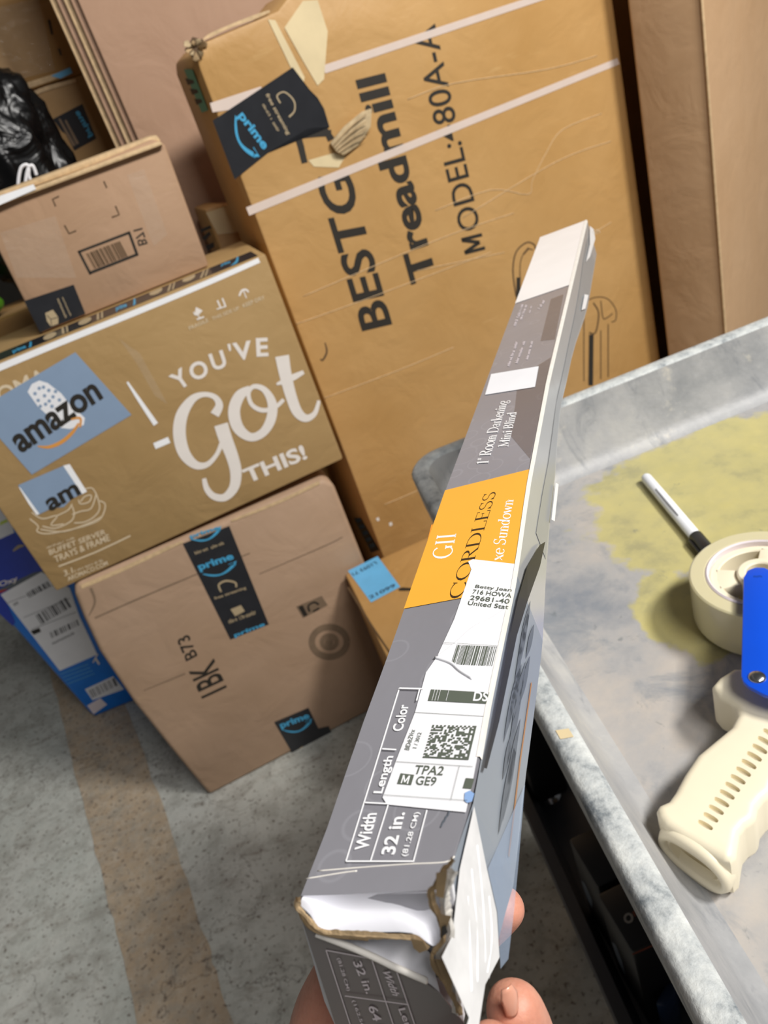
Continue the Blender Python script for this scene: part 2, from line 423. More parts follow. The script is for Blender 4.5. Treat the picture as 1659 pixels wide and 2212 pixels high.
brush(FT, [[z3(800, 885) + (13,), z3(780, 800) + (14,), z3(772, 742) + (15,), z3(850, 728) + (14,), z3(945, 722) + (14,)], [z3(905, 690) + (10,), z3(945, 760) + (16,)]],
      'printed_lettering', M['black_ink'], TM, k=3)
write(FT, [('Treadmill',) + tuple(Z(z3, (1518, 1500), (1238, 395), (1378, 1548)))], 'printed_lettering', M['black_ink'], TM, bold=.03)
strokes_in(FT, tuple(Z(z4, (325, 1178), (307, 1100), (229, 1203))), [([(.1, 0), (.1, 1)], .2), ([(.9, 0), (.9, 1)], .2), ([(.14, .97), (.5, .2)], .2), ([(.5, .2), (.86, .97)], .2)], 'printed_lettering', M['black_ink'], TM)
write(FT, [('ODEL:480A-A',) + tuple(Z(z4, (303, 1072), (88, 110), (206, 1102)))], 'printed_lettering', M['black_ink'], TM, bold=.004)
def strap(px_a, px_b, wa, wb, name='strap'):
    brush(FT, [[px_a + (wa,), ((px_a[0] + px_b[0]) / 2, (px_a[1] + px_b[1]) / 2, (wa + wb) / 2), px_b + (wb,)]], name, M['strap'], TM, off=.0022, k=3)
strap((535, 457), (1336, 132), 19, 14); strap((700, 150), (1180, -10), 18, 15)
flat(FT, Z(z3, (285, 560), (560, 470), (600, 500), (440, 590), (300, 610)), 'strap', M['strap'], TM, off=.0021)
tp = flat(FT, Z(z3, (300, 655), (735, 365), (800, 460), (870, 530), (905, 590), (935, 690), (820, 695), (600, 830), (420, 975)), 'black_tape', M['black_tape'], TM, off=.003)
prime_mark(FT, tuple(Z(z3, (425, 640), (565, 825), (470, 600))), tuple(Z(z3, (385, 660), (505, 880), (450, 610))), tp, .0036)
brush(FT, [[z3(668, 560) + (3,), z3(650, 520) + (3,), z3(690, 500) + (3,), z3(740, 545) + (3,), z3(745, 600) + (3,), z3(715, 635) + (4,)]], 'tape_lettering', M['tan_ink'], tp, .0036)
write(FT, [('free streaming',) + tuple(Z(z3, (580, 515), (700, 735), (606, 505))), ((6, 1, 5,),) + tuple(Z(z3, (568, 570), (655, 720), (582, 562)))], 'tape_lettering', M['tan_ink'], tp, .0036)
flat(FT, Z(z3, (690, 150), (790, 5), (870, 0), (925, 170), (905, 430), (870, 465), (790, 330)), 'torn_tape', M['masking'], TM, off=.0026)
flat(FT, Z(z3, (600, 105), (640, 110), (800, 420), (790, 470), (740, 400)), 'torn_tape', M['masking'], TM, off=.0026)
flat(FT, Z(z3, (820, 870), (960, 830), (1020, 850), (985, 910), (850, 905)), 'torn_tape', M['masking'], TM, off=.0018)
# curl of torn paper standing off the face
pw = Z(z3, (930, 780), (1000, 690), (1110, 605), (1155, 590), (1145, 690), (1090, 790), (1005, 845), (960, 825))
prism([FT.pt(p) + FT.n * (.010 + .006 * math.sin(i * 2.1)) for i, p in enumerate(pw)], -FT.n * .008, 'torn_paper', M['foam'], TM, .002)
brush(FT, [[z3(950 + i * 14, 795 + 10 * i) + (2,), z3(1050 + i * 12, 690 + 22 * i) + (3,), z3(1135, 620 + 40 * i) + (2,)] for i in range(4)], 'torn_paper', M['flute_dark'], TM, off=.0155 / OFFK)
# crushed top-left corner: folded paper petals
cc = z3(205, 265)
for k in range(9):
    an = k * .72; r0 = 5; r1 = 15 + 5 * (k % 3)
    q = [FT.pt((cc[0] + r0 * math.cos(an), cc[1] + r0 * math.sin(an)), .001), FT.pt((cc[0] + r1 * math.cos(an - .3), cc[1] + r1 * math.sin(an - .3)), .03),
         FT.pt((cc[0] + (r1 + 4) * math.cos(an + .1), cc[1] + (r1 + 4) * math.sin(an + .1)), .006), FT.pt((cc[0] + r1 * math.cos(an + .4), cc[1] + r1 * math.sin(an + .4)), .002)]
    prism(q, FT.n * .003, 'crushed_corner', M['foam'] if k % 2 else M['flute_dark'], TM, .001)
flat(FT, Z(z3, (165, 250), (190, 200), (250, 215), (240, 320), (190, 320)), 'crushed_corner', M['brown_ink'], TM, off=.0018)
FTL = Face(FT.pt((425, 135)) - FT.u * .001, u=-FT.n * -1, n=-FT.u)   # its narrow left side
flat(FTL, Z(z3, (143, 376), (190, 378), (275, 600), (240, 612)), 'green_label', M['green_tape'], TM, off=.002)
flats(FTL, [Z(z3, (150 + 25 * i, 425 + 56 * i), (195 + 22 * i, 435 + 52 * i), (200 + 22 * i, 452 + 52 * i), (165 + 24 * i, 462 + 54 * i)) for i in range(3)], 'label_lettering', M['black_ink'], TM, off=.0026)
flat(FTL, Z(zk, (385, 640), (455, 640), (640, 960), (560, 985), (490, 850)), 'black_tape', M['black_tape'], TM, off=.002)
flats(FTL, [Z(zk, (400 + 34 * i, 650 + 64 * i), (450 + 34 * i, 640 + 62 * i), (465 + 34 * i, 672 + 62 * i), (420 + 34 * i, 690 + 64 * i)) for i in range(5)], 'tape_lettering', M['navy_ink'], TM, off=.0026)
brush(FT, [[z3(610, 60) + (5,), z3(520, 95) + (9,), z3(400, 140) + (7,), z3(290, 190) + (8,), z3(250, 215) + (4,)]], 'clear_tape', M['flute'], TM, off=.002, k=4)
# raised creases across the board, coloured pale to paint in their highlights
for s in ([(655, 640), (760, 595), (890, 540), (1000, 497), (1110, 460)], [(640, 700), (780, 650), (900, 605), (1060, 545)], [(830, 1090), (890, 1065), (940, 1040)], [(880, 215), (980, 180), (1180, 150), (1290, 120)],
          [(940, 455), (1060, 410), (1140, 420), (1150, 390), (1180, 330), (1215, 280), (1300, 245)], [(1000, 470), (1200, 350), (1320, 305)], [(700, 860), (860, 800), (980, 750)], [(1190, 560), (1320, 480)], [(900, 585), (1090, 545)]):
    sp = [FT.pt(p, .0006) for p in spline(s, 4)]
    tube(sp, .0009, 'crease', M['flute'], TM, 6)
# pictures of the machine's uprights printed low on the right
hb = lambda pts, w=2.2: [p + (w,) for p in pts]
brush(FT, [hb(Z(z4, (470, 1400), (455, 1280), (470, 1190), (520, 1145), (555, 1155), (560, 1175)), 3), hb(Z(z4, (490, 1380), (490, 1240), (520, 1180), (550, 1180)), 2), hb(Z(z4, (505, 1200), (530, 1170)), 4)], 'picture_print', M['brown_ink'], TM, k=4)
brush(FT, [hb(Z(z4, (790, 1800), (790, 1560), (795, 1440), (840, 1405), (900, 1410), (940, 1460), (940, 1510), (920, 1520)), 2), hb(Z(z4, (815, 1570), (845, 1570), (860, 1480), (835, 1430)), 3),
           hb(Z(z4, (870, 1420), (880, 1500), (900, 1500), (925, 1480)), 2), hb(Z(z4, (870, 1790), (870, 1560)), 2), hb(Z(z4, (905, 1780), (905, 1530)), 2)], 'picture_print', M['brown_ink'], TM, k=4)
brush(FT, [hb(Z(z4, (822, 1820), (825, 1580)), 10)], 'picture_print', M['black_ink'], TM, off=.0014, k=2); brush(FT, [hb(Z(z4, (480, 1420), (482, 1310)), 9)], 'picture_print', M['black_ink'], TM, off=.0014, k=2)
for w_ in ([(812, 1120), (818, 1117), (820, 1124), (815, 1126)], [(840, 1130), (846, 1127), (848, 1134), (842, 1137)]): flat(FT, w_, 'staple', M['crease_white'], TM)
brush(FT, [[(702, 740, 2), (706, 760, 4), (697, 778, 4), (692, 775, 2)]], 'scuff', M['brown_ink'], TM, k=4)

# ------------------------------------------------------------------ stack: bottom carton, gift carton, top carton
F3 = Face(on_z(470, 1710, 0), 11)
b73 = [F3.pt(p) for p in ((445, 1708), (372, 1622), (290, 1520), (216, 1410), (181, 1335), (160, 1282), (166, 1262), (700, 1036), (722, 1046))]
b73 += [drop(F3, (722, 1046), 0)]
b73[0].z = 0
top3 = F3.pt((166, 1262)).z
B3 = thing('shipping_carton', 'big dusty brown carton on the floor, bulging at the left, bottom of the stack', 'cardboard box', V((-.4, 1.7, 0)))
prism(b73, -F3.n * .36, 'carton_body', M['kraft_dusty'], B3, .012, 3)
tp = flat(F3, Z(zb, (785, 148), (985, 72), (1155, 495), (990, 560)), 'printed_tape', M['black_tape'], B3, off=.0022)
prime_mark(F3, tuple(Z(zb, (862, 272), (1010, 222), (845, 236))), tuple(Z(zb, (880, 305), (1020, 255), (868, 262))), tp, .003)
prime_mark(F3, tuple(Z(zb, (820, 130), (945, 90), (812, 110))), tuple(Z(zb, (830, 155), (955, 105), (818, 112))), tp, .003)
brush(F3, [[zb(950, 355) + (4,), zb(940, 325) + (4,), zb(970, 308) + (4,), zb(1010, 315) + (4,), zb(1015, 335) + (4,)]], 'tape_lettering', M['tan_ink'], tp, .003)
flat(F3, Z(zb, (990, 430), (1035, 412), (1052, 438), (1010, 460)), 'tape_lettering', M['tan_ink'], tp, .003)
for w_ in (('free streaming',) + tuple(Z(zb, (925, 392), (1060, 345), (918, 378))), ((4, 8,),) + tuple(Z(zb, (985, 492), (1105, 448), (978, 475))), ((5, 5,),) + tuple(Z(zb, (840, 195), (965, 150), (834, 182)))): write(F3, [w_], 'tape_lettering', M['tan_ink'], tp, .003)
write(F3, [('prime',) + tuple(Z(zb, (1010, 555), (1140, 505), (1004, 535)))], 'tape_lettering', M['blue_ink'], tp, .003, .03)
tp = flat(F3, Z(zb, (1178, 915), (1325, 853), (1368, 942), (1412, 932), (1445, 1000), (1268, 1068)), 'printed_tape', M['black_tape'], B3, off=.0022)
prime_mark(F3, tuple(Z(zb, (1212, 950), (1335, 905), (1198, 918))), tuple(Z(zb, (1228, 975), (1345, 930), (1215, 935))), tp, .003)
for w_ in (Z(zb, (1285, 1030), (1300, 1018), (1305, 1045), (1290, 1055)), Z(zb, (1340, 1015), (1360, 1008), (1368, 1020), (1345, 1030)), Z(zb, (1385, 1000), (1425, 985), (1432, 1003), (1392, 1014))): flat(F3, w_, 'tape_symbol', M['tan_ink'], tp, .003)
write(F3, [('1BK',) + tuple(Z(zb, (975, 765), (918, 640), (868, 815))), ('B73',) + tuple(Z(zb, (850, 628), (810, 535), (800, 655)))], 'printed_lettering', M['black_ink'], B3, bold=.012)
flat(F3, Z(zb, (1272, 418), (1382, 372), (1408, 412), (1302, 468)), 'recycling_mark', M['faint_ink'], B3)
c0, rx = zb(1415, 570), 44
ring = lambda r, w, sx=1.0, sy=.85: ribbon2([(c0[0] + r * sx * math.cos(t * math.pi / 14), c0[1] + r * sy * math.sin(t * math.pi / 14)) for t in range(29)], w)
flats(F3, ring(38, 14) + ring(16, 10) + ring(5, 9), 'round_print', M['faint_ink'], B3)
brush(F3, [[zb(1330, 440) + (5,), zb(1325, 415) + (4,), zb(1350, 400) + (4,), zb(1370, 410) + (5,)], [zb(1345, 440) + (4,), zb(1372, 425) + (4,)]], 'recycling_mark', M['black_ink'], B3, .0018)
flats(F3, [Z(zb, (1282, 420), (1300, 412), (1322, 455), (1305, 462))], 'recycling_mark', M['black_ink'], B3, .0018)
# worn top edge showing flutes, lid flap fold and centre seam
for w_ in ([(175, 1268, 10), (260, 1232, 9), (350, 1190, 8), (395, 1170, 5)], [(500, 1125, 5), (600, 1085, 7), (690, 1042, 8)]): brush(F3, [w_], 'worn_edge', M['flute'], B3, .002)
for w_ in ([(205, 1335, 3), (300, 1293, 3), (450, 1230, 2), (540, 1195, 2)], [(196, 1270, 6), (205, 1300, 5), (192, 1330, 2)], [(310, 1492, 1.5), (400, 1455, 2.5)], [(560, 1240, 1.5), (700, 1180, 2), (740, 1160, 1.5)]): brush(F3, [w_], 'fold_line', M['faint_ink'], B3, .0016)

FG = Face(on_z(122, 1278, top3 + .002), 11)
gz0 = FG.P0.z
g_tr = FG.pt((572, 548)); g_l = -.43
u1 = FG.q((745, 1000))[0]; uT = FG.q((572, 548))[1]
gpoly = [FG.pt((122, 1278)), FG.xyz(u1, 0), FG.xyz(u1, uT), FG.xyz(-.005, uT)]
G = thing('gift_carton', 'golden brown carton with white cheering script and slate blue stickers, middle of the stack', 'cardboard box', V((-.4, 1.7, gz0)))
prism(gpoly, -FG.n * .24, 'carton_body', M['kraft_gold'], G, .005)
gtop = gz0 + uT
class LidFace(Face):
    def pt(s, p, off=0.0):
        r = Face.pt(s, p, off); d = (r - FG.P0).dot(-FG.n)
        return r - FG.n * (min(max(d, .010), .070) - d)
FGT = LidFace(V((0, 0, gtop)), u=FG.u, n=(0, 0, 1))
# highlight painted white along the front edge tape; black printed tape along the lid
def along(u0, u1, v0, v1, off): return [FG.xyz(u, uT, 0) - FG.n * v + V((0, 0, off)) for u, v in ((u0, v0), (u1, v0), (u1, v1), (u0, v1))]
def poly_obj(P, name, mat, parent):
    bm = bmesh.new(); bm.faces.new([bm.verts.new(p) for p in P]); return link(name, mesh_of(bm), mat, parent)
brush(FG, [[(-30, 806, 15), (120, 744, 14), (300, 672, 13), (450, 610, 12), (560, 562, 11)]], 'white_edge_tape', M['gloss_white'], G, .0010)
tp = poly_obj(along(.03, .67, .006, .075, .0005), 'printed_tape', M['black_tape'], G)
write(FGT, [('prime',) + tuple(Z(z2, (548, 205), (600, 185), (545, 180))), ('prime',) + tuple(Z(z2, (60, 420), (125, 390), (55, 385))), ('prime',) + tuple(Z(z3, (345, 1450), (395, 1432), (340, 1425)))], 'tape_lettering', M['blue_ink'], tp, .0022, .04)
brush(FGT, [[z2(590, 205) + (3,), z2(630, 180) + (5,), z2(634, 140) + (4,)], [z2(115, 400) + (3,), z2(140, 375) + (5,), z2(145, 345) + (4,)], [z3(395, 1450) + (3,), z3(430, 1420) + (5,), z3(435, 1392) + (4,)]], 'tape_lettering', M['blue_ink'], tp, .0022)
for a in ((235, 318), (400, 248), (735, 108), (890, 45)):
    flat(FGT, [z2(a[0] + 32 * math.cos(t), a[1] + 14 * math.sin(t) - 12 * math.cos(t)) for t in [i * .628 for i in range(10)]], 'tape_lettering', M['tan_ink'], tp, .0022)
    flats(FGT, [Z(z2, (a[0] + 55, a[1] - 45), (a[0] + 65, a[1] - 48), (a[0] + 70, a[1] + 5), (a[0] + 58, a[1] + 8)), Z(z2, (a[0] + 75, a[1] - 52), (a[0] + 83, a[1] - 55), (a[0] + 88, a[1] - 5), (a[0] + 79, a[1] - 2))], 'tape_lettering', M['tan_ink'], tp, .0022)
wi = M['white_ink']
def letter(ch, cx, cy, w, h, rot):
    ca, sa = math.cos(rot), math.sin(rot)
    f = lambda x, y: z2(cx + x * ca - y * sa, cy + x * sa + y * ca)
    return (ch, f(-w / 2, h / 2), f(w / 2, h / 2), f(-w / 2, -h / 2))
write(FG, [letter('Y', 850, 522, 78, 86, -.62), letter('O', 936, 480, 86, 84, -.45), letter('U', 1028, 434, 70, 84, -.33), letter("'", 1082, 372, 13, 34, -.2), letter('V', 1144, 388, 88, 86, -.16), letter('E', 1236, 371, 56, 88, -.05)],
      'printed_lettering', wi, G, bold=.03)
G2 = lambda *pts: [z2(p[0], p[1]) + (p[2] * .4581,) for p in pts]
brush(FG, [G2((1012, 690, 44), (1034, 645, 36), (1012, 606, 26), (960, 594, 24), (905, 618, 38), (858, 690, 56), (846, 780, 60), (868, 870, 56), (920, 925, 40), (975, 925, 26), (1020, 880, 20), (1045, 825, 22)),
           G2((1042, 735, 66), (1062, 800, 64), (1096, 890, 58), (1112, 960, 54), (1104, 1030, 46), (1062, 1078, 36), (1010, 1075, 32), (976, 1040, 28), (962, 990, 20)),
           G2((1180, 566, 30), (1130, 600, 50), (1104, 670, 56), (1122, 750, 54), (1180, 795, 40), (1238, 775, 40), (1276, 715, 46), (1284, 640, 44), (1250, 575, 30), (1200, 556, 22), (1172, 585, 20), (1186, 640, 20), (1234, 668, 22), (1292, 658, 20), (1338, 618, 18)),
           G2((1330, 412, 66), (1346, 500, 58), (1372, 600, 52), (1402, 676, 48), (1442, 706, 36), (1482, 686, 24), (1500, 640, 18), (1502, 622, 14)),
           G2((1304, 546, 10), (1340, 532, 26), (1385, 512, 30), (1432, 488, 18))], 'printed_script', wi, G, .0014, 8)
write(FG, [('THIS!',) + tuple(Z(z2, (1168, 1016), (1452, 896), (1138, 950)))], 'printed_lettering', wi, G, bold=.03)
for w_ in (G2((600, 535, 9), (660, 625, 18), (735, 735, 24)), G2((728, 838, 30), (798, 808, 30))): brush(FG, [w_], 'torn_white_streak', M['gloss_white'], G, .0018, 4)
# carrying symbols and their caption
for w_ in ([G2((912, 205, 4), (925, 215, 18), (940, 190, 36)), G2((925, 210, 5), (945, 235, 5)), G2((928, 240, 8), (962, 228, 8))],
           [G2((1025, 150, 8), (1042, 188, 8)), G2((1048, 140, 8), (1064, 180, 8)), G2((1022, 192, 6), (1066, 178, 6))],
           [G2((1128, 130, 8), (1140, 105, 10), (1160, 100, 10), (1172, 112, 8)), G2((1148, 105, 5), (1162, 140, 5))]): brush(FG, w_, 'handling_symbol', wi, G, .0014, 3)
write(FG, [('FRAGILE',) + tuple(Z(z2, (895, 290), (985, 250), (888, 274))), ('THIS SIDE UP',) + tuple(Z(z2, (1003, 245), (1130, 192), (997, 230))), ('KEEP DRY',) + tuple(Z(z2, (1148, 185), (1250, 143), (1142, 168)))], 'printed_lettering', M['pale_ink'], G, bold=.01)
write(FG, [('OMA',) + tuple(Z(z2, (5, 645), (235, 540), (-30, 570)))], 'printed_lettering', M['pale_ink'], G, bold=.02)
for w_ in (('BUFFET SERVER',) + tuple(Z(z2, (235, 1352), (500, 1252), (228, 1328))), ('TRAYS & FRAME',) + tuple(Z(z2, (262, 1388), (520, 1282), (252, 1358))), ((9, 4,),) + tuple(Z(z2, (222, 1322), (352, 1274), (219, 1311))),
           ('3.1',) + tuple(Z(z2, (305, 1452), (345, 1436), (298, 1425))), ((1, 4, 5, 2, 3,),) + tuple(Z(z2, (352, 1432), (490, 1378), (348, 1420))), ('AROMACO.COM',) + tuple(Z(z2, (322, 1475), (510, 1398), (315, 1455)))): write(FG, [w_], 'printed_lettering', M['pale_ink'], G, bold=.012)
brush(FG, [G2((276, 1405, 7), (450, 1338, 7), (615, 1260, 7))], 'printed_rule', M['pale_ink'], G, .0014, 2)
S7 = lambda *pts, w=6: [z2(*p) + (w * .4581,) for p in pts]
brush(FG, [S7((140, 1180), (180, 1215), (175, 1240), (230, 1250), (360, 1225), (460, 1190), (490, 1150), (495, 1110), (470, 1095)), S7((150, 1150), (200, 1180), (270, 1165), (240, 1210), (300, 1205)), S7((200, 1215), (260, 1225), (330, 1195), (350, 1160), (340, 1120)),
           S7((350, 1200), (400, 1195), (450, 1165), (470, 1120), (440, 1040), (400, 1040)), S7((340, 1160), (380, 1145), (430, 1130), (455, 1060)), S7((380, 1100), (400, 1075), (430, 1070), (420, 1100), (380, 1110), (370, 1090)), S7((270, 1165), (320, 1140), (340, 1110)), S7((190, 1230), (300, 1240), (420, 1200), (480, 1170))],
      'picture_print', M['pale_ink'], G, .0014, 4)
st = flat(FG, Z(z2, (355, 395), (620, 690), (150, 972), (-115, 672)), 'blue_sticker', M['slate_sticker'], G, off=.002)
flat(FG, Z(z2, (130, 582), (150, 545), (185, 528), (225, 540), (290, 590), (328, 640), (372, 678), (400, 705), (395, 738), (330, 757), (290, 752), (222, 690), (178, 650)), 'torn_patch', M['white_paper'], st, off=.0024)
flats(FG, [[z2(x + 9 * math.cos(t), y + 9 * math.sin(t)) for t in [i * .9 for i in range(7)]] for x, y in ((165, 590), (185, 565), (210, 600), (180, 622), (230, 575), (215, 640), (250, 605), (245, 650), (280, 620), (190, 650), (262, 580), (205, 560), (232, 625), (300, 640))], 'torn_patch', M['slate_sticker'], st, off=.0027)
write(FG, [('amazon',) + tuple(Z(z2, (102, 875), (490, 612), (48, 800)))], 'sticker_lettering', M['black_ink'], st, .003, .03)
brush(FG, [G2((178, 838, 6), (230, 842, 15), (290, 818, 18), (340, 775, 16), (372, 730, 10)), G2((335, 712, 8), (378, 706, 12), (378, 750, 8))], 'sticker_arrow', M['orange_ink'], st, .003)
st = flat(FG, Z(z2, (85, 1022), (300, 930), (390, 1062), (340, 1085), (300, 1125), (240, 1132), (180, 1162)), 'sticker_scrap', M['slate_sticker'], G, off=.002)
write(FG, [('am',) + tuple(Z(z2, (238, 1148), (385, 1062), (208, 1096)))], 'sticker_lettering', M['black_ink'], st, .003, .03)
for w_ in (Z(z2, (298, 930), (328, 922), (410, 1052), (388, 1064)), Z(z2, (88, 1030), (96, 1034), (186, 1158), (172, 1162), (135, 1110))): flat(FG, w_, 'sticker_backing', M['gloss_white'], G, off=.0024)
flat(FG, Z(z2, (640, 440), (560, 330), (660, 400), (790, 640), (730, 600)), 'clear_tape', M['clear_tape'], G, off=.0016)

F71 = Face(on_z(452, 575, gtop + .0015), 11)
p71 = [F71.xyz(F71.q((90, 725))[0], 0), F71.pt((452, 575)), F71.pt((357, 312)), F71.pt((330, 300)), F71.xyz(F71.q((90, 725))[0] + .01, F71.q((357, 312))[1] + .0)]
p71[1] = F71.xyz(F71.q((452, 575))[0], 0)
T7 = thing('barcoded_carton', 'pinkish brown carton with an outlined barcode, topmost of the stack', 'cardboard box', V((-.33, 1.78, gtop)))
prism(p71, -F71.n * .15, 'carton_body', M['kraft_pink'], T7, .006)
tp = flat(F71, Z(zq, (360, 900), (1100, 655), (1275, 1090), (600, 1370)), 'printed_tape', M['black_tape'], T7, .002)
flats(F71, [Z(zq, (675, 1080), (790, 1030), (870, 1140), (870, 1240), (760, 1280), (700, 1200)), ], 'tape_lettering', M['tan_ink'], tp, .003)
brush(F71, [[zq(705, 1110) + (1.4,), zq(760, 1170) + (1.4,), zq(865, 1140) + (1.4,)], [zq(760, 1170) + (1.4,), zq(770, 1275) + (1.4,)]], 'tape_lettering', M['black_tape'], tp, .0034, 2)
write(F71, [((8,),) + tuple(Z(zq, (850, 870), (975, 1160), (885, 855))), ((8,),) + tuple(Z(zq, (925, 850), (1050, 1130), (950, 840)))], 'tape_lettering', M['tan_ink'], tp, .003)
flats(F71, [Z(z1, (462, 1500), (775, 1380), (778, 1395), (470, 1512)), Z(z1, (535, 1640), (828, 1525), (822, 1510), (535, 1622)), Z(z1, (462, 1500), (478, 1500), (548, 1635), (535, 1642)), Z(z1, (762, 1385), (776, 1380), (828, 1522), (812, 1526))], 'barcode_frame', M['black_ink'], T7)
barcode(F71, tuple(Z(z1, (565, 1605), (775, 1525), (515, 1515))), 16, 'barcode', M['brown_ink'], T7, seed=4)
write(F71, [('B71',) + tuple(Z(z1, (828, 1470), (795, 1375), (882, 1455)))], 'printed_lettering', M['black_ink'], T7, bold=.01)
cm = lambda pts: [z1(*p) + (3.2,) for p in pts]
for w_ in ([cm([(385, 1345), (413, 1395), (455, 1378)])], [cm([(690, 1230), (712, 1282), (668, 1298)])], [cm([(352, 1172), (314, 1190), (332, 1232)])], [cm([(620, 1082), (638, 1122)])]): brush(F71, w_, 'corner_mark', M['brown_ink'], T7, .0014, 1)
flat(F71, Z(z1, (0, 1390), (330, 1290), (455, 1659), (100, 1659)), 'clear_tape', M['clear_tape'], T7, .0016)
flat(F71, Z(z1, (760, 1045), (860, 1010), (1000, 1400), (920, 1470), (900, 1430)), 'clear_tape', M['clear_tape'], T7, .0016)
# lid flaps: two pale lifted edges
zt7 = F71.q((357, 312))[1]
ul, ur = F71.q((90, 725))[0], F71.q((357, 312))[0]
for k, (h0, h1, d0, d1) in enumerate(((.001, .009, -.012, .03), (.011, .020, .006, .13))):
    P = [F71.xyz(ul - .01, zt7 + h0), F71.xyz(ur - .004, zt7 + h0 - .004 * k), F71.xyz(ur - .008, zt7 + h1), F71.xyz(ul - .01, zt7 + h1)]
    prism([p - F71.n * d0 for p in P], -F71.n * max(.02, d1 - .02), 'lid_flap', M['flute'], T7, .003)
flat(F71, Z(z1, (-60, 1190), (200, 1100), (215, 1130), (-60, 1250)), 'lid_tape', M['gloss_white'], T7, .0135 / OFFK)

# ------------------------------------------------------------------ cartons behind the stack
FS = Face(V((-.5, 1.99, 0)), 11)
SUP = solid('taped_carton', 'brown carton behind the gift carton, its taped lid just visible under the black bag', FS, -.25, .17, 0, gtop - .004, .2, M['kraft_deep'])
poly_obj([FS.xyz(a, gtop - .0035) - FS.n * b for a, b in ((-.24, .02), (.05, .02), (.05, .1), (-.24, .1))], 'clear_tape', M['clear_tape'], SUP)
FB = Face(V((-.27, 2.08, 0)), 13)
BO = thing('flat_carton', 'large plain brown flat carton standing upright behind the stack, its layered left edge showing', 'cardboard box', V((.25, 2.2, 0)))
uL = FB.q((168, 0))[0]
prism(rect(FB, uL, uL + 1.0, 0, 2.0), -FB.n * .012, 'front_panel', M['kraft_board'], BO, .003)
for k in range(4):
    x = FB.q((168 - 14 * (k + 1), 0))[0]
    prism([p - FB.n * (.013 + .013 * k) for p in rect(FB, x, uL + .96, 0, 1.995 - .004 * k)], -FB.n * .012, 'folded_layer', M['flute'] if k in (1, 3) else M['kraft_board'], BO, .003)
FC = Face(V((-.5, 2.32, 0)), 13)
uc = FC.q((30, 200))[0]; zc_ = FC.xyz(0, FC.q((95, 190))[1]).z
CC = solid('open_topped_carton', 'brown carton with pale flap edges and black tape, half behind the flat carton', FC, uc - .15, uc + .62, 0, zc_, .3, M['kraft_deep'])
brush(FC, [[zl(228, 440) + (11,), zl(500, 350) + (13,), zl(800, 250) + (12,), zl(1060, 160) + (12,)], [zl(370, 550) + (9,), zl(700, 420) + (10,), zl(1130, 300) + (8,)]], 'flap_edge', M['flute'], CC, .004, 3)
flat(FC, Z(zl, (760, 235), (1045, 105), (1085, 190), (900, 275)), 'blue_label', M['sky_sticker'], CC, .006)
tp = flat(FC, Z(zl, (790, 880), (1230, 650), (1440, 1170), (1110, 1350), (980, 1100), (920, 1060)), 'printed_tape', M['black_tape'], CC, .002)
write(FC, [('prime',) + tuple(Z(zl, (1320, 1165), (1100, 790), (1410, 1110)))], 'tape_lettering', M['blue_ink'], tp, .003, .03)
flats(FC, [Z(zl, (870, 880), (900, 870), (1130, 1270), (1090, 1290)), Z(zl, (960, 900), (990, 890), (1180, 1240), (1140, 1260))], 'tape_lettering', M['faint_ink'], tp, .003)
FA = Face(FC.P0 - FC.n * .02, 13)
AA = solid('upper_carton', 'shiny taped brown carton at the top corner, stacked on the open-topped carton', FA, uc - .5, uc + .55, zc_ + .001, zc_ + .5, .28, M['kraft_deep'])
flat(FA, Z(z1, (-80, 60), (230, -10), (330, 420), (-80, 520)), 'clear_tape', M['clear_tape'], AA, .002)
flats(FA, [Z(z1, (285, 120), (300, 118), (318, 205), (305, 205)), Z(z1, (345, 290), (358, 288), (370, 330), (360, 332))], 'printed_mark', M['black_ink'], AA, .0022)
# low-lying carton wedged between stack and treadmill carton
FE = Face(FT.pt((500, 560)) + V((-.12, .24, 0)), 16)
EE = thing('crumpled_carton', 'small crumpled taped carton end wedged between the stack and the tall treadmill carton', 'cardboard box', V((-.22, 2.05, 0)))
eP = [FE.pt(p) for p in ((440, 452), (470, 442), (560, 440), (580, 560))]
eP = [drop(FE, (440, 470), 0), drop(FE, (560, 500), 0)] + [eP[2], eP[1], eP[0]]
prism(eP, -FE.n * .12, 'carton_body', M['kraft_orange'], EE, .01)
flats(FE, [Z(z1, (1195, 1370), (1255, 1345), (1265, 1362), (1200, 1390)), Z(z1, (1205, 1420), (1250, 1380), (1262, 1400), (1225, 1440)), Z(z1, (1225, 1470), (1275, 1445), (1280, 1475), (1240, 1500)), Z(z1, (1240, 1520), (1285, 1495), (1300, 1530), (1255, 1550))], 'printed_mark', M['black_ink'], EE, .0025)
flat(FE, Z(z1, (1230, 1270), (1400, 1215), (1470, 1380), (1300, 1400)), 'clear_tape', M['masking'], EE, .002)
flat(FE, Z(z1, (1300, 1400), (1470, 1380), (1500, 1490), (1340, 1530)), 'clear_tape', M['clear_tape'], EE, .0025)

# right-hand carton standing on its corner edge
ridge = on_pl(1515, 0, V((0, 1.80, 0)), V((0, 1, 0))); FR = Face(V((ridge.x, ridge.y, 0)), 45)
RC = thing('tall_carton', 'tall light brown carton at the right, one corner edge towards the cart', 'cardboard box', V((ridge.x + .15, ridge.y + .2, 0)))
prism(rect(FR, 0, .9, 0, 1.75), -FR.n * .154, 'carton_body', M['kraft_right'], RC, .006, 3)
tube([FR.xyz(-.001, z, .001) for z in (.02, .6, 1.2, 1.74)], .003, 'corner_edge', M['flute'], RC, 8)
FR2 = Face(V((.98, 2.4, 0)), 20)
solid('rear_carton', 'dark brown carton in the shadowed gap right of the treadmill carton', FR2, -.02, .6, 0, 1.8, .3, M['kraft_deep'])

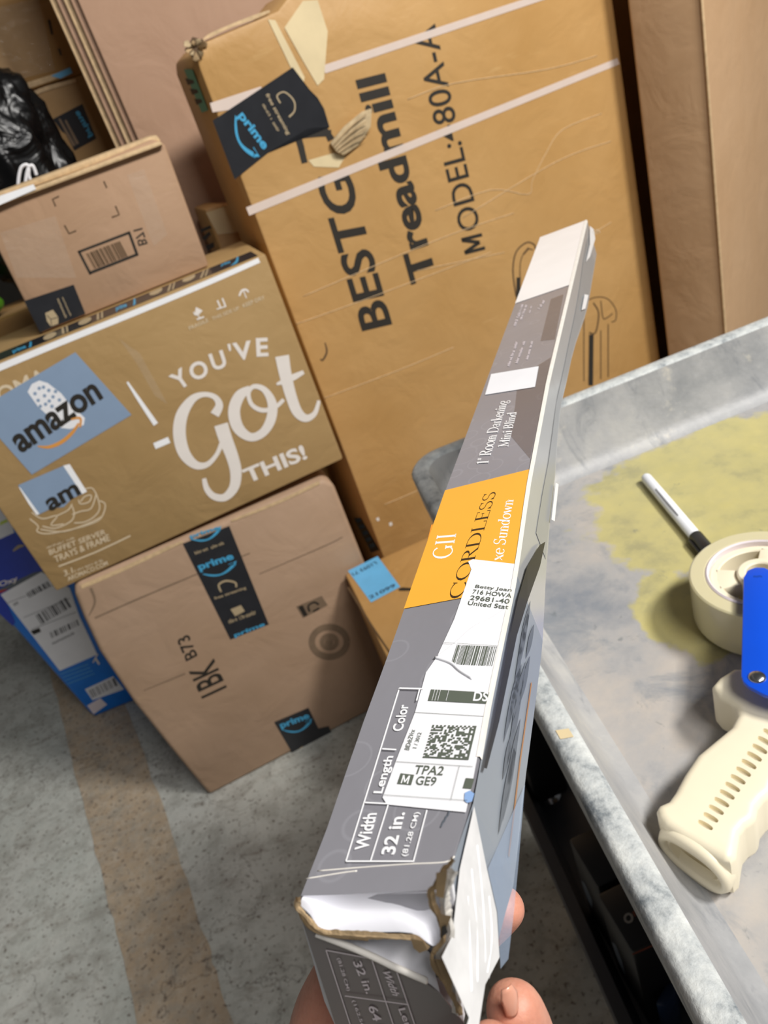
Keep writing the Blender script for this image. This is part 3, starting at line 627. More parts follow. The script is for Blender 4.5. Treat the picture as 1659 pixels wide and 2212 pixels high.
# small carton with the light blue sticker
zS = .455; FK = Face(V((0, 0, zS)), u=(1, 0, 0), n=(0, 0, 1))
kA, kB = on_z(745, 1240, zS), on_z(924, 1160, zS)
kd = (on_z(845, 1440, zS) - kA); kd.z = 0
KK = thing('stickered_carton', 'low brown carton with a light blue sticker, beside the big dusty carton', 'cardboard box', V(((kA + kB) / 2).to_tuple()) * 1 - V((0, 0, zS)))
kp = [kA, kB + (kB - kA) * .5, kB + (kB - kA) * .5 + kd, kA + kd]
prism(kp, V((0, 0, -zS)), 'carton_body', M['kraft_orange'], KK, .005)
sk = flat(FK, Z(zk, (330, 1165), (625, 1020), (850, 1325), (560, 1480)), 'blue_sticker', M['sky_sticker'], KK, .002)
write(FK, [('L1093 71',) + tuple(Z(zk, (600, 1070), (365, 1190), (625, 1095)))], 'sticker_lettering', M['navy_ink'], sk, .003)
write(FK, [('21099',) + tuple(Z(zk, (548, 1450), (810, 1320), (530, 1420)))], 'sticker_lettering', M['navy_ink'], sk, .003, .03)
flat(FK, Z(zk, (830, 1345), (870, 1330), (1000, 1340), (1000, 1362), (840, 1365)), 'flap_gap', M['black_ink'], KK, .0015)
brush(FK, [[zk(330, 1330) + (4,), zk(560, 1700) + (4,), zk(760, 2000) + (4,)]], 'flap_edge', M['brown_ink'], KK, .0014, 2)

# blue wrapped package on the floor
FO = Face(on_z(205, 1550, 0), 4)
op = [FO.pt(p) for p in ((192, 1540), (205, 1553), (330, 1500), (330, 1500), (-40, 1060), (-60, 1255))]
OO = thing('wrapped_package', 'blue and white plastic wrapped package with shipping label, standing left of the dusty carton', 'package', V((-1.1, 2.0, 0)))
op[3] = V((op[2].x, op[2].y, op[4].z))
for p in op[1:3]: p.z = .0
prism(op, -FO.n * .10, 'package_body', M['bag_blue'], OO, .012, 3)
flat(FO, Z(zs, (-250, 430), (0, 530), (130, 470), (600, 900), (300, 990), (20, 1020), (140, 1290), (120, 1330), (-350, 900)), 'printed_panel', M['bag_navy'], OO, .002)
flat(FO, Z(zs, (-250, 420), (-250, 180), (20, 60), (130, 470), (0, 530)), 'printed_panel', M['bag_white'], OO, .0021)
flat(FO, Z(zs, (0, 375), (60, 345), (75, 370), (0, 405)), 'printed_panel', M['lime'], OO, .0025)
flat(FO, Z(zs, (0, 985), (300, 840), (500, 800), (520, 880), (170, 960), (0, 1020)), 'printed_panel', M['side_dark'], OO, .0023)
write(FO, [('Oxy',) + tuple(Z(zs, (0, 985), (170, 925), (-15, 925)))], 'printed_lettering', M['white_ink'], OO, .003, .03)
flat(FO, Z(zs, (-30, 1005), (75, 990), (20, 1020), (-30, 1030)), 'printed_panel', M['red_ink'], OO, .0028)
brush(FO, [[zs(120, 640) + (3,), zs(170, 600) + (7,), zs(220, 590) + (3,)]], 'printed_panel', M['tan_ink'], OO, .003)
lb = flat(FO, Z(zs, (5, 1040), (380, 832), (640, 980), (730, 1240), (895, 1590), (550, 1740)), 'shipping_label', M['white_paper'], OO, .003)
for i, (q, n_) in enumerate(((((270, 1070), (480, 955), (240, 1025)), 9), (((380, 1315), (660, 1150), (325, 1230)), 12), (((475, 1440), (730, 1320), (455, 1390)), 11))):
    barcode(FO, tuple(Z(zs, *q)), n_, 'barcode', M['bar_ink'], lb, .0036, seed=20 + i)
flat(FO, Z(zs, (280, 1375), (360, 1345), (378, 1380), (310, 1410)), 'label_print', M['black_ink'], lb, .0036)
write(FO, [((8,),) + tuple(Z(zs, (485, 1500), (690, 1400), (475, 1475))), ((2,),) + tuple(Z(zs, (130, 1145), (175, 1125), (118, 1110)))], 'label_print', M['bar_ink'], lb, .0036)
brush(FO, [[zs(60, 1120) + (1,), zs(500, 950) + (1,)], [zs(220, 1250) + (1,), zs(640, 1075) + (1,)], [zs(290, 1360) + (1,), zs(700, 1200) + (1,)]], 'label_print', M['bar_ink'], lb, .0036, 1)
lb = flat(FO, Z(zs, (780, 1910), (1040, 1790), (1140, 1910), (850, 2010)), 'barcode_label', M['bag_white'], OO, .003)
barcode(FO, tuple(Z(zs, (850, 1990), (1090, 1870), (815, 1920))), 9, 'barcode', M['bar_ink'], lb, .0036, seed=31)
flat(FO, Z(zs, (800, 2060), (920, 1990), (985, 2050), (860, 2140)), 'barcode_label', M['core'], OO, .003)
write(FO, [('T',) + tuple(Z(zs, (890, 1720), (935, 1640), (850, 1660)))], 'printed_lettering', M['white_ink'], OO, .003)
brush(FO, [[zs(560 + 20 * i, 1770 + 30 * i) + (1.5,), zs(810 + 20 * i, 1680 + 28 * i) + (1.5,)] for i in range(4)], 'printed_lettering', M['sky_sticker'], OO, .003, 1)

# black rubbish bag with a knot of white cord
def blob(name, c, rad, mat, parent, seed, amp=.22, sub=5):
    bm = bmesh.new(); bmesh.ops.create_icosphere(bm, subdivisions=sub, radius=1)
    from mathutils import noise as mn
    for v in bm.verts:
        p = v.co.copy(); k = 1 + amp * mn.noise(p * 1.6 + V((seed, 0, 0))) + amp * .8 * abs(mn.noise(V((p.x * 5, p.y * 5, p.z * 1.6)) + V((seed, 3, 1)))) - amp * .3 * abs(mn.noise(p * 9))
        v.co = V((p.x * rad[0], p.y * rad[1], p.z * rad[2])) * k + c
    return link(name, mesh_of(bm, True), mat, parent)
mt, nt, b_ = new_mat('black_bin_liner'); b_.inputs['Base Color'].default_value = lin('#0a0a0b'); b_.inputs['Roughness'].default_value = .3; b_.inputs['Specular IOR Level'].default_value = .3
bump(nt, noise(nt, scaled(nt, 1, 1, 1), 11, 3, .5, 1.0), .5, .03, b_); M['liner'] = mt
bp = on_pl(18, 330, V((-.5, 2.08, 0)), V((0, 1, 0)))
BG = thing('black_bag', 'crumpled glossy black plastic bag behind the barcoded carton', 'bag', V((bp.x, bp.y, gtop)))
bg = blob('bag_body', V((bp.x - .08, bp.y, (gtop + bp.z + .14) / 2)), (.185, .10, (bp.z + .16 - gtop) / 2), M['liner'], BG, 4.2)
mn_ = min(v.co.z for v in bg.data.vertices); bg.data.transform(Matrix.Translation((0, 0, -mn_ + .001)))
FCd = Face(F71.P0 - F71.n * .172, 11)
for s in ([(270, 1880), (285, 1720), (320, 1600), (390, 1560), (420, 1580)], [(380, 1840), (400, 1700), (430, 1600), (480, 1570), (520, 1640), (545, 1720)], [(460, 1800), (430, 1720), (430, 1620)]):
    tube([FCd.pt(zl(*p[:2]), .0) for p in spline(s, 4)], .0034, 'tie_cord', M['cord'], BG, 8)
gg = on_z(-12, 672, gtop + .02)
o = blob('green_pouch', gg + V((-.05, .05, .0)), (.06, .05, .03), M['green_thing'], None, 9, .1, 3)
own(o, 'green pouch at the very edge, on the taped carton below the black bag', 'pouch')
o.location.z = gtop + .0005

# ------------------------------------------------------------------ grey service cart
zR = 1.06
c0 = on_z(882, 1000, zR); cl3 = on_z(1530, 2212, zR); cr = on_z(1659, 690, zR)
CO = V((c0.x - .004, c0.y + .012, zR)); e1 = V((cr.x - c0.x, cr.y - c0.y, 0)).normalized(); e2 = V((cl3.x - c0.x, cl3.y - c0.y, 0)).normalized()
LW, LD = .62, 1.05
def mk_cart():
    mt, nt, b = new_mat('worn_grey_plastic'); v = scaled(nt, 1, 1, 1)
    base = ramp(nt, noise(nt, v, 9, 6, .65), [(.3, lin('#87898c')), (.5, lin('#a3a3a4')), (.72, lin('#b9b7b2'))])
    base = mix(nt, ramp(nt, noise(nt, scaled(nt, 26, 9, 9, .4), 1, 6, .7, .8), [(.55, K4), (.68, (.6, .6, .6, 1))]), base, lin('#6a6f76'))
    base = mix(nt, ramp(nt, noise(nt, v, 28, 5, .7), [(.6, K4), (.72, (.6, .6, .6, 1))]), base, lin('#cfc8ba'))
    nt.links.new(base, b.inputs['Base Color']); b.inputs['Roughness'].default_value = .5; bump(nt, noise(nt, v, 120, 4), .15, .004, b); return mt
def mk_rim():
    mt, nt, b = new_mat('scuffed_cart_rim'); v = scaled(nt, 1, 1, 1)
    base = ramp(nt, noise(nt, v, 45, 6, .7), [(.32, lin('#747b80')), (.46, lin('#b4b8b8')), (.7, lin('#dcdeda'))])
    nt.links.new(base, b.inputs['Base Color']); b.inputs['Roughness'].default_value = .55; bump(nt, noise(nt, v, 160, 4), .3, .004, b); return mt
def mk_bed():
    """tray floor: mottled grey with a spread yellow stain and warm dust"""
    mt, nt, b = new_mat('stained_tray_floor'); v = scaled(nt, 1, 1, 1)
    base = ramp(nt, noise(nt, v, 7, 7, .68), [(.28, lin('#7f848c')), (.48, lin('#a5a3a2')), (.7, lin('#bdb3a8'))])
    base = mix(nt, ramp(nt, noise(nt, v, 16, 6, .7, .6), [(.5, K4), (.66, (.7, .7, .7, 1))]), base, lin('#7b828a'))
    tc = N(nt, 'ShaderNodeTexCoord')
    nz = N(nt, 'ShaderNodeTexNoise'); nz.inputs['Scale'].default_value = 14; nz.inputs['Detail'].default_value = 7; nz.inputs['Roughness'].default_value = .65
    nt.links.new(tc.outputs['Object'], nz.inputs['Vector'])
    masks = []
    for (cx_, cy_, rx_, ry_) in STAIN:
        mp = N(nt, 'ShaderNodeMapping'); mp.inputs['Location'].default_value = (-cx_ / rx_, -cy_ / ry_, 0); mp.inputs['Scale'].default_value = (1 / rx_, 1 / ry_, 0)
        nt.links.new(tc.outputs['Object'], mp.inputs[0])
        ln = N(nt, 'ShaderNodeVectorMath'); ln.operation = 'LENGTH'; nt.links.new(mp.outputs[0], ln.inputs[0])
        ad = N(nt, 'ShaderNodeMath'); ad.operation = 'ADD'; nt.links.new(ln.outputs['Value'], ad.inputs[0])
        ml = N(nt, 'ShaderNodeMath'); ml.operation = 'MULTIPLY'; ml.inputs[1].default_value = 1.3; nt.links.new(nz.outputs['Fac'], ml.inputs[0]); nt.links.new(ml.outputs[0], ad.inputs[1])
        masks.append(ad.outputs[0])
    mnn = masks[0]
    for k in masks[1:]:
        mi = N(nt, 'ShaderNodeMath'); mi.operation = 'MINIMUM'; nt.links.new(mnn, mi.inputs[0]); nt.links.new(k, mi.inputs[1]); mnn = mi.outputs[0]
    sc2 = N(nt, 'ShaderNodeMath'); sc2.operation = 'MULTIPLY'; sc2.inputs[1].default_value = .5; nt.links.new(mnn, sc2.inputs[0])
    msk = ramp(nt, sc2.outputs[0], [(.80, (.85, .85, .85, 1)), (.86, K4)])
    yel = ramp(nt, noise(nt, v, 18, 6, .65), [(.35, lin('#a39c6a')), (.5, lin('#bcb272')), (.68, lin('#c6ba72'))])
    base = mix(nt, msk, base, yel)
    base = mix(nt, ramp(nt, noise(nt, v, 34, 5, .7, .5), [(.64, K4), (.7, (.55, .55, .55, 1))]), base, lin('#636b6d'))
    nt.links.new(base, b.inputs['Base Color']); b.inputs['Roughness'].default_value = .48; bump(nt, noise(nt, v, 90, 4), .12, .004, b); return mt
CB = V((CO.x, CO.y, 0)) + e1 * LW / 2 + e2 * LD / 2
zF = zR - .085
def loc_(px, py):
    p = on_z(px, py, zF) - CB; return p.x, p.y
sA = loc_(1500, 1090); sB = loc_(1420, 1230); sC = loc_(1680, 1010); sD = loc_(1480, 1330)
STAIN = [(sA[0], sA[1], .12, .12), (sC[0], sC[1], .17, .12), (sD[0], sD[1], .04, .07)]
CT = thing('service_cart', 'scuffed grey plastic service cart with a stained tray top', 'cart', CB)
def rrect(ins, z, r, n=7):
    pts = []
    a0, a1, b0, b1 = ins, LW - ins, ins, LD - ins
    for (cx_, cy_, st) in ((a1 - r, b1 - r, 0), (a0 + r, b1 - r, 1), (a0 + r, b0 + r, 2), (a1 - r, b0 + r, 3)):
        for i in range(n):
            t = (st + i / (n - 1)) * math.pi / 2; pts.append(V((CO.x, CO.y, z)) + e1 * (cx_ + r * math.cos(t)) + e2 * (cy_ + r * math.sin(t)))
    return pts
def loft(rings, name, mat, parent, fill_last=True):
    bm = bmesh.new(); R_ = [[bm.verts.new(p) for p in r] for r in rings]; n = len(R_[0])
    for a, b in zip(R_, R_[1:]):
        for i in range(n): bm.faces.new((a[i], a[(i + 1) % n], b[(i + 1) % n], b[i]))
    if fill_last: bm.faces.new(R_[-1])
    me = mesh_of(bm, True)
    try: me.set_sharp_from_angle(angle=.9)
    except Exception: pass
    return link(name, me, mat, parent)
M['cart'], M['rim'], M['bed'] = mk_cart(), mk_rim(), mk_bed()
loft([rrect(.004, zR - .05, .04), rrect(.0, zR - .005, .044), rrect(.003, zR - .001, .042), rrect(.006, zR, .04), rrect(.017, zR, .032), rrect(.021, zR - .003, .03)], 'tray_rim', M['rim'], CT, False)
loft([rrect(.021, zR - .003, .03), rrect(.026, zR - .02, .03), rrect(.042, zR - .07, .034), rrect(.048, zR - .08, .036), rrect(.058, zF, .04)], 'tray_wall', M['cart'], CT, False)
loft([rrect(.058, zF, .04), rrect(.07, zF, .04)], 'tray_floor', M['bed'], CT)
loft([rrect(.006, zR - .05, .04), rrect(.03, zR - .056, .04), rrect(.05, zF - .012, .04)], 'tray_underside', M['black_plastic'], CT)
zL = .47
loft([rrect(.0, zL - .05, .04), rrect(.0, zL, .04), rrect(.016, zL, .03), rrect(.03, zL - .045, .03)], 'lower_shelf', plain('dark_grey_plastic', '#4c4c50', .5, var=.15), CT)
for s_, t_ in ((.05, .05), (LW - .05, .05), (.05, LD - .05), (LW - .05, LD - .05)):
    c_ = V((CO.x, CO.y, 0)) + e1 * s_ + e2 * t_
    prism([c_ + e1 * a + e2 * b + V((0, 0, zL - .02)) for a, b in ((-.028, -.028), (.028, -.028), (.028, .028), (-.028, .028))], V((0, 0, zF - zL + .005)), 'corner_post', M['black_plastic'], CT, .008)
    w_ = c_ + V((0, 0, .06)); bm = bmesh.new()
    bmesh.ops.create_cone(bm, cap_ends=True, segments=24, radius1=.06, radius2=.06, depth=.03, matrix=Matrix.Translation(w_) @ Matrix.Rotation(math.pi / 2, 4, 'Y'))
    wh = link('caster', mesh_of(bm), M['black_plastic'], CT)
    tube([c_ + V((0, 0, .07)), c_ + V((0, 0, zL - .04))], .018, 'caster_fork', M['steel'], wh, 10)
FRim = Face(V((0, 0, zR)), u=(1, 0, 0), n=(0, 0, 1)); FBed = Face(V((0, 0, zF)), u=(1, 0, 0), n=(0, 0, 1))
flats(FRim, [Z(zc, (503, 195), (575, 185), (603, 230), (530, 243))], 'tape_scrap', M['masking'], CT, .0012)
o = link('paper_scrap', mesh_of((lambda bm: (bm.faces.new([bm.verts.new(FBed.pt(p, .002)) for p in Z(zc, (1052, 910), (1110, 905), (1118, 918), (1075, 930))]), bm)[1])(bmesh.new())), M['gloss_white'])
own(o, 'tiny white paper scrap on the tray floor near the left rim', 'paper scrap')

# dark cartons on the cart's lower shelf
for i, (pa, pb, dp, zt_, lab) in enumerate((((172, 765), (400, 1150), .17, .60, 'black glossy carton on the lower cart shelf, behind the one with a ring mark'),
                                  ((395, 1195), (668, 1655), .17, .60, 'black glossy carton with a grey ring mark on the lower cart shelf'))):
    a, b = on_z(*zd(*pa), zt_), on_z(*zd(*pb), zt_); dr = (b - a).normalized(); side = V((-dr.y, dr.x, 0)); side = side if side.x > 0 else -side
    t = thing('toner_carton', lab, 'cardboard box', V((a + b) / 2 + side * .12) - V((0, 0, zt_ - zL + .04)), None)
    prism([a, b, b + side * .24, a + side * .24], V((0, 0, -(zt_ - zL + .044))), 'carton_body', M['dark_box'], t, .004)
    FX = Face(V((0, 0, zt_)), u=dr, n=(0, 0, 1))
    if i:
        c_ = zd(642, 1385); flats(FX, ribbon2([(c_[0] + 8 * math.cos(k * .3307), c_[1] + 9 * math.sin(k * .3307)) for k in range(20)], 5), 'printed_lettering', M['dark_grey_ink'], t, .0012)
        write(FX, [('n',) + tuple(Z(zd, (690, 1375), (720, 1345), (670, 1340)))], 'printed_lettering', M['dark_orange'], t, .0012, .03)
        brush(FX, [[zd(670, 1668) + (3,), zd(760, 1630) + (4,), zd(870, 1580) + (3,)]], 'printed_edge', M['dark_orange'], t, .0012, 2)
    FXs = Face(a, u=dr, n=-side)
    flat(FXs, Z(zd, *(((270, 1090), (300, 1110), (355, 1240), (360, 1310), (320, 1240)) if i == 0 else ((510, 1570), (540, 1590), (590, 1720), (620, 1840), (560, 1720)))), 'printed_panel', M['side_dark'], t, .0015)
pB = on_z(*zd(920, 1960), .5)
t = thing('blue_pouch', 'dark blue glossy pouch on the lower cart shelf, nearest the viewer', 'pouch', V((pB.x + .02, pB.y, zL - .04)))
prism([on_z(*zd(*p), .5) for p in ((845, 2050), (960, 1845), (1010, 1830), (1010, 1980), (920, 2080))], V((0, 0, -(.5 - zL + .043))), 'pouch_body', plain('dark_blue_foil', '#2b3a55', .25), t, .006)

# ------------------------------------------------------------------ marker pen on the tray
r_m = .0062
m0, m1 = on_z(1394, 1030, zF + r_m), on_z(1502, 1158, zF + r_m); md = (m1 - m0).normalized(); m2 = m1 + md * .062
MK = thing('marker_pen', 'white marker pen with black cap lying on the yellow stain', 'pen', V((m1.x, m1.y, zF)))
tube([m0, m0 + md * .0015, m0 + md * .004, m1], [.0035, .0055, r_m, r_m], 'barrel', M['white_plastic'], MK, 20)
tube([m1, m1 + md * .001, m2 - md * .01, m2], [r_m, .0072, .0072, .0055], 'cap', M['black_plastic'], MK, 20)
sd = md.cross(V((0, 0, 1))); sd = sd if sd.x < 0 else -sd
prism([m1 + md * .004 + sd * .0068 + V((0, 0, z)) for z in (-.002, .002)] + [m1 + md * .04 + sd * .0068 + V((0, 0, z)) for z in (.002, -.002)], sd * .003, 'clip', M['black_plastic'], MK, .001)
brush(Face(V((0, 0, zF + r_m * 1.9)), u=(1, 0, 0), n=(0, 0, 1)), [[z7(985, 430) + (2,), z7(1060, 520) + (3,), z7(1120, 590) + (2,)]], 'printed_lettering', M['bar_ink'], MK, .0008, 2)

# ------------------------------------------------------------------ tape gun
zT = zF + .058
GN = thing('tape_gun', 'cream pistol-grip tape gun with blue side plate and clear tape roll, lying on the tray', 'tape gun', V((.25, .45, zF)))
mt, nt, b_ = new_mat('clear_tape_roll'); b_.inputs['Base Color'].default_value = lin('#d3caa6'); b_.inputs['Roughness'].default_value = .2; b_.inputs['Subsurface Weight'].default_value = .4
b_.inputs['Subsurface Radius'].default_value = (.01, .01, .006); b_.inputs['Subsurface Scale'].default_value = .6; b_.inputs['Coat Weight'].default_value = .3
M['tape_roll'] = mt
rc = V((.288, .488, 0)); Ro, Ri = .0580, .0445
def annulus(name, r0, r1, z0, z1, mat, parent, c=None, seg=72, bev=.0012, a0=0, a1=2 * math.pi):
    c = c or rc; bm = bmesh.new(); prof = [(r1, z0), (r1 + .0003, z0 + bev), (r1 + .0003, z1 - bev), (r1 - bev, z1), (r0 + bev, z1), (r0, z1 - bev), (r0, z0)]
    full = abs(a1 - a0 - 2 * math.pi) < 1e-6; n = seg if full else seg + 1
    R_ = [[bm.verts.new((c.x + r * math.cos(a0 + (a1 - a0) * i / seg), c.y + r * math.sin(a0 + (a1 - a0) * i / seg), z)) for r, z in prof] for i in range(n)]
    for i in range(seg):
        for k in range(len(prof)): bm.faces.new((R_[i][k], R_[(i + 1) % n][k], R_[(i + 1) % n][(k + 1) % len(prof)], R_[i][(k + 1) % len(prof)]))
    if not full: bm.faces.new(R_[0]); bm.faces.new(R_[-1])
    me = mesh_of(bm, True)
    try: me.set_sharp_from_angle(angle=.6)
    except Exception: pass
    return link(name, me, mat, parent)
zt0 = zF + .004
annulus('tape_roll', Ri, Ro, zt0, zF + .050, M['tape_roll'], GN)
annulus('roll_core', Ri - .0025, Ri, zt0, zF + .051, M['core'], GN)
annulus('hub', Ri - .010, Ri - .003, zt0 + .002, zF + .046, M['cream'], GN)
annulus('hub', .012, .019, zt0 + .002, zF + .050, M['cream'], GN)
for k in range(3):
    an = 2.75 + k * 2.094; dv = V((math.cos(an), math.sin(an), 0)); pv = V((-dv.y, dv.x, 0)); ww = .011
    c_ = V((rc.x, rc.y, zF + .032))
    prism([c_ + dv * .014 + pv * ww * .8, c_ + dv * (Ri - .009) + pv * ww * 1.25, c_ + dv * (Ri - .009) - pv * ww * 1.25, c_ + dv * .014 - pv * ww * .8], V((0, 0, .014)), 'hub_spoke', M['cream'], GN, .001)
zP = zF + .062; FP = Face(V((0, 0, zP)), u=(1, 0, 0), n=(0, 0, 1))
pp = Z(zg, (930, 1690), (955, 600), (1000, 520), (1090, 487), (1190, 490), (1330, 560), (1700, 700), (1900, 2100), (1300, 1945), (1180, 1900), (1010, 1810), (955, 1760))
plate = prism([FP.pt(p) for p in pp], V((0, 0, -.004)), 'side_plate', M['blue_plastic'], GN, .0012)
sc0 = FP.pt(zg(1108, 1712), .0)
bm = bmesh.new(); bmesh.ops.create_uvsphere(bm, u_segments=24, v_segments=12, radius=1, matrix=Matrix.Translation(sc0) @ Matrix.Diagonal((.0062, .0062, .0028, 1)))
link('rivet', mesh_of(bm, True), M['steel'], plate)
write(FP, [((4,),) + tuple(Z(zg, (1068, 605), (1180, 600), (1066, 575)))], 'plate_lettering', plain('dark_blue_mark', '#0a3f9c', .5), plate, .0004, .03)
prism([FP.pt(p) - V((0, 0, .052)) for p in Z(zg, (1000, 700), (1100, 560), (1700, 800), (1800, 2000), (1300, 1850), (1050, 1700))], V((0, 0, -.004)), 'lower_plate', M['cream'], GN, .001)
# pistol grip: outline carried through its thickness, then rounded
zH = zF + .026; FH = Face(V((0, 0, zH)), u=(1, 0, 0), n=(0, 0, 1))
gp = Z(zc, (1480, -70), (1400, -20), (1362, 25), (1366, 50), (1400, 90), (1455, 118), (1488, 150), (1494, 190), (1465, 250), (1375, 325), (1285, 400), (1215, 505), (1165, 600), (1130, 650), (1080, 672), (1064, 700), (1078, 745), (1115, 790), (1200, 848), (1320, 920), (1420, 975), (1462, 984),
       (1492, 955), (1500, 900), (1512, 830), (1545, 790), (1585, 765), (1600, 740), (1608, 690), (1640, 650), (1690, 610), (1700, 570), (1730, 520), (1780, 480), (1800, 440), (1860, 380), (1960, 200), (1960, -60))
gw = [FH.pt(p) for p in gp]
bm = bmesh.new(); a = [bm.verts.new(p + V((0, 0, .017))) for p in gw]; b = [bm.verts.new(p - V((0, 0, .025))) for p in gw]; n = len(gw)
bm.faces.new(a); bm.faces.new(b[::-1])
for i in range(n): bm.faces.new((a[i], a[(i + 1) % n], b[(i + 1) % n], b[i]))
gm = baked(mesh_of(bm), [('BEVEL', dict(width=.011, segments=5, limit_method='ANGLE', angle_limit=1.0))])
# cut the row of slots and the hollow end
FHe = Face(FH.pt(zc(1080, 745)) , u=(FH.pt(zc(1440, 985)) - FH.pt(zc(1080, 745))), n=((FH.pt(zc(1440, 985)) - FH.pt(zc(1080, 745))).cross(V((0, 0, 1)))))
if FHe.n.y > 0: FHe.n = -FHe.n
Lb = (FH.pt(zc(1462, 984)) - FH.pt(zc(1078, 745))).length; ub = FHe.u
mid = (FH.pt(zc(1462, 984)) + FH.pt(zc(1078, 745))) / 2 + V((0, 0, -.006)) + FHe.n * .0035
bm = bmesh.new()
def cutbox(P, dn):
    a = [bm.verts.new(p + V((0, 0, .02))) for p in P]; b = [bm.verts.new(p - V((0, 0, dn))) for p in P]
    bm.faces.new(a); bm.faces.new(b[::-1])
    for i in range(len(P)): bm.faces.new((a[i], a[(i + 1) % len(P)], b[(i + 1) % len(P)], b[i]))
FHt = Face(V((0, 0, zH + .017)), u=(1, 0, 0), n=(0, 0, 1))
for i in range(15):
    t = i / 12; x, y = 1300 + (1655 - 1300) * t, 702 + (205 - 702) * t
    P = []
    for k in range(14):
        an = k / 14 * 2 * math.pi; ca, sa = math.cos(an), math.sin(an)
        lx = 46 * math.copysign(min(1, abs(ca) * 1.25), ca); ly = 14 * sa
        P.append(FHt.pt(zc(x + 18 + lx * .86 - ly * .5, y + 8 + lx * .5 + ly * .86)))
    cutbox(P, .0035)
hole = [mid + ub * (Lb * .5 * .80 * math.cos(t)) + V((0, 0, .0195 * .74 * math.sin(t))) for t in [i * math.pi / 14 for i in range(28)]]
ha = [bm.verts.new(p + FHe.n * .02) for p in hole]; hb_ = [bm.verts.new(mid + (p - mid) * .8 - FHe.n * .016) for p in hole]
bm.faces.new(ha); bm.faces.new(hb_[::-1])
for i in range(28): bm.faces.new((ha[i], ha[(i + 1) % 28], hb_[(i + 1) % 28], hb_[i]))
cut = baked(mesh_of(bm), [])
co = bpy.data.objects.new('cut', cut); COL.objects.link(co)
gm = baked(gm, [('BOOLEAN', dict(operation='DIFFERENCE', object=co, solver='EXACT'))]); bpy.data.objects.remove(co)
for p in gm.polygons: p.use_smooth = True
try: gm.set_sharp_from_angle(angle=.7)
except Exception: pass
grip = link('grip', gm, M['cream'], GN)
# the flared hollow butt: an oval ring round a dark opening
bm = bmesh.new(); seg = 40; R_ = []
for i in range(seg):
    t = i / seg * 2 * math.pi; e_ = ub * math.copysign(abs(math.cos(t)) ** .8, math.cos(t)) + V((0, 0, 0)); s_ = math.copysign(abs(math.sin(t)) ** .9, math.sin(t))
    ring_ = []
    for (k, off) in ((1.02, -.008), (1.04, -.001), (.98, .0025), (.88, .0028), (.83, .0005), (.80, -.006)):
        ring_.append(bm.verts.new(mid + e_ * (Lb * .5 * k - (1 - k) * .002) + V((0, 0, s_ * (.0195 * k - (1 - k) * .03))) + FHe.n * off))
    R_.append(ring_)
for i in range(seg):
    for k in range(5): bm.faces.new((R_[i][k], R_[(i + 1) % seg][k], R_[(i + 1) % seg][k + 1], R_[i][k + 1]))
link('grip_butt', mesh_of(bm, True), [M['cream']], GN)

# ------------------------------------------------------------------ the held parcel
pA = V((-.0538, .1258, 1.3272)); pa = V((.9105, -.3955, .1205)).normalized(); pl = V((.4067, .9092, -.0893)); pl = (pl - pa * pl.dot(pa)).normalized(); pd = V((.0742, -.1303, -.9887)); pd = (pd - pa * pd.dot(pa) - pl * pd.dot(pl)).normalized()
FTop = Face(pA, u=pa, n=-pd); FTop.w = pl
Rp = [(1267, 477), (1230, 632), (1185, 821), (1141, 1052), (1119, 1203), (1112, 1250), (1058, 1506), (1018, 1729), (984, 1824), (962, 1895)]
Lp = [(1174, 494), (1113, 656), (962, 1060), (873, 1316), (842, 1405), (775, 1587), (697, 1817), (650, 1935)]
Bp = [(1281, 511), (1259, 675), (1230, 769), (1223, 821), (1205, 900), (1199, 1045), (1183, 1124), (1158, 1406), (1143, 1515), (1123, 1698), (1095, 1889)]
def al(p):
    r = FTop.pt(p) - pA; return r.dot(pl), r.dot(pa)
Lq = sorted(al(p) for p in Lp); Rq = sorted(al(p) for p in Rp)
FSd = Face(pA + pa * .041, u=pl, n=pa)
def sq(p):
    r = FSd.pt(p) - pA; return r.dot(pl), r.dot(pd)
Bq = sorted(sq(p) for p in Bp)
def itp(T, x):
    if x <= T[0][0]: return T[0][1]
    for (a0, b0), (a1, b1) in zip(T, T[1:]):
        if x <= a1: return b0 + (b1 - b0) * (x - a0) / (a1 - a0)
    return T[-1][1]
l0, l1 = max(Lq[0][0], -.01), min(Lq[-1][0], Rq[-1][0] + .004)
NS = 40; stn = [l0 + (l1 - l0) * i / NS for i in range(NS + 1)]
def dep(x):
    s_ = [itp(Bq, x + d) for d in (-.03, -.015, 0, .015, .03)]; return max(.016, sum(s_) / 5)
PL = [pA + pl * x + pa * itp(Lq, x) for x in stn]; PR = [pA + pl * x + pa * itp(Rq, x) for x in stn]
QR = [PR[i] + pd * dep(stn[i]) for i in range(NS + 1)]; QL = [PL[i] + pd * dep(stn[i]) for i in range(NS + 1)]
PC = thing('blind_parcel', 'long narrow grey and orange parcel with torn white end, held out over the cart', 'parcel', pA + pl * .3)
bm = bmesh.new()
vs = [[bm.verts.new(p) for p in r] for r in zip(PL, PR, QR, QL)]
for i in range(NS):
    for k in range(4): bm.faces.new((vs[i][k], vs[i][(k + 1) % 4], vs[i + 1][(k + 1) % 4], vs[i + 1][k]))
bm.faces.new(vs[0]); bm.faces.new(vs[-1][::-1])
body = link('box_body', mesh_of(bm), M['grey_print'], PC)
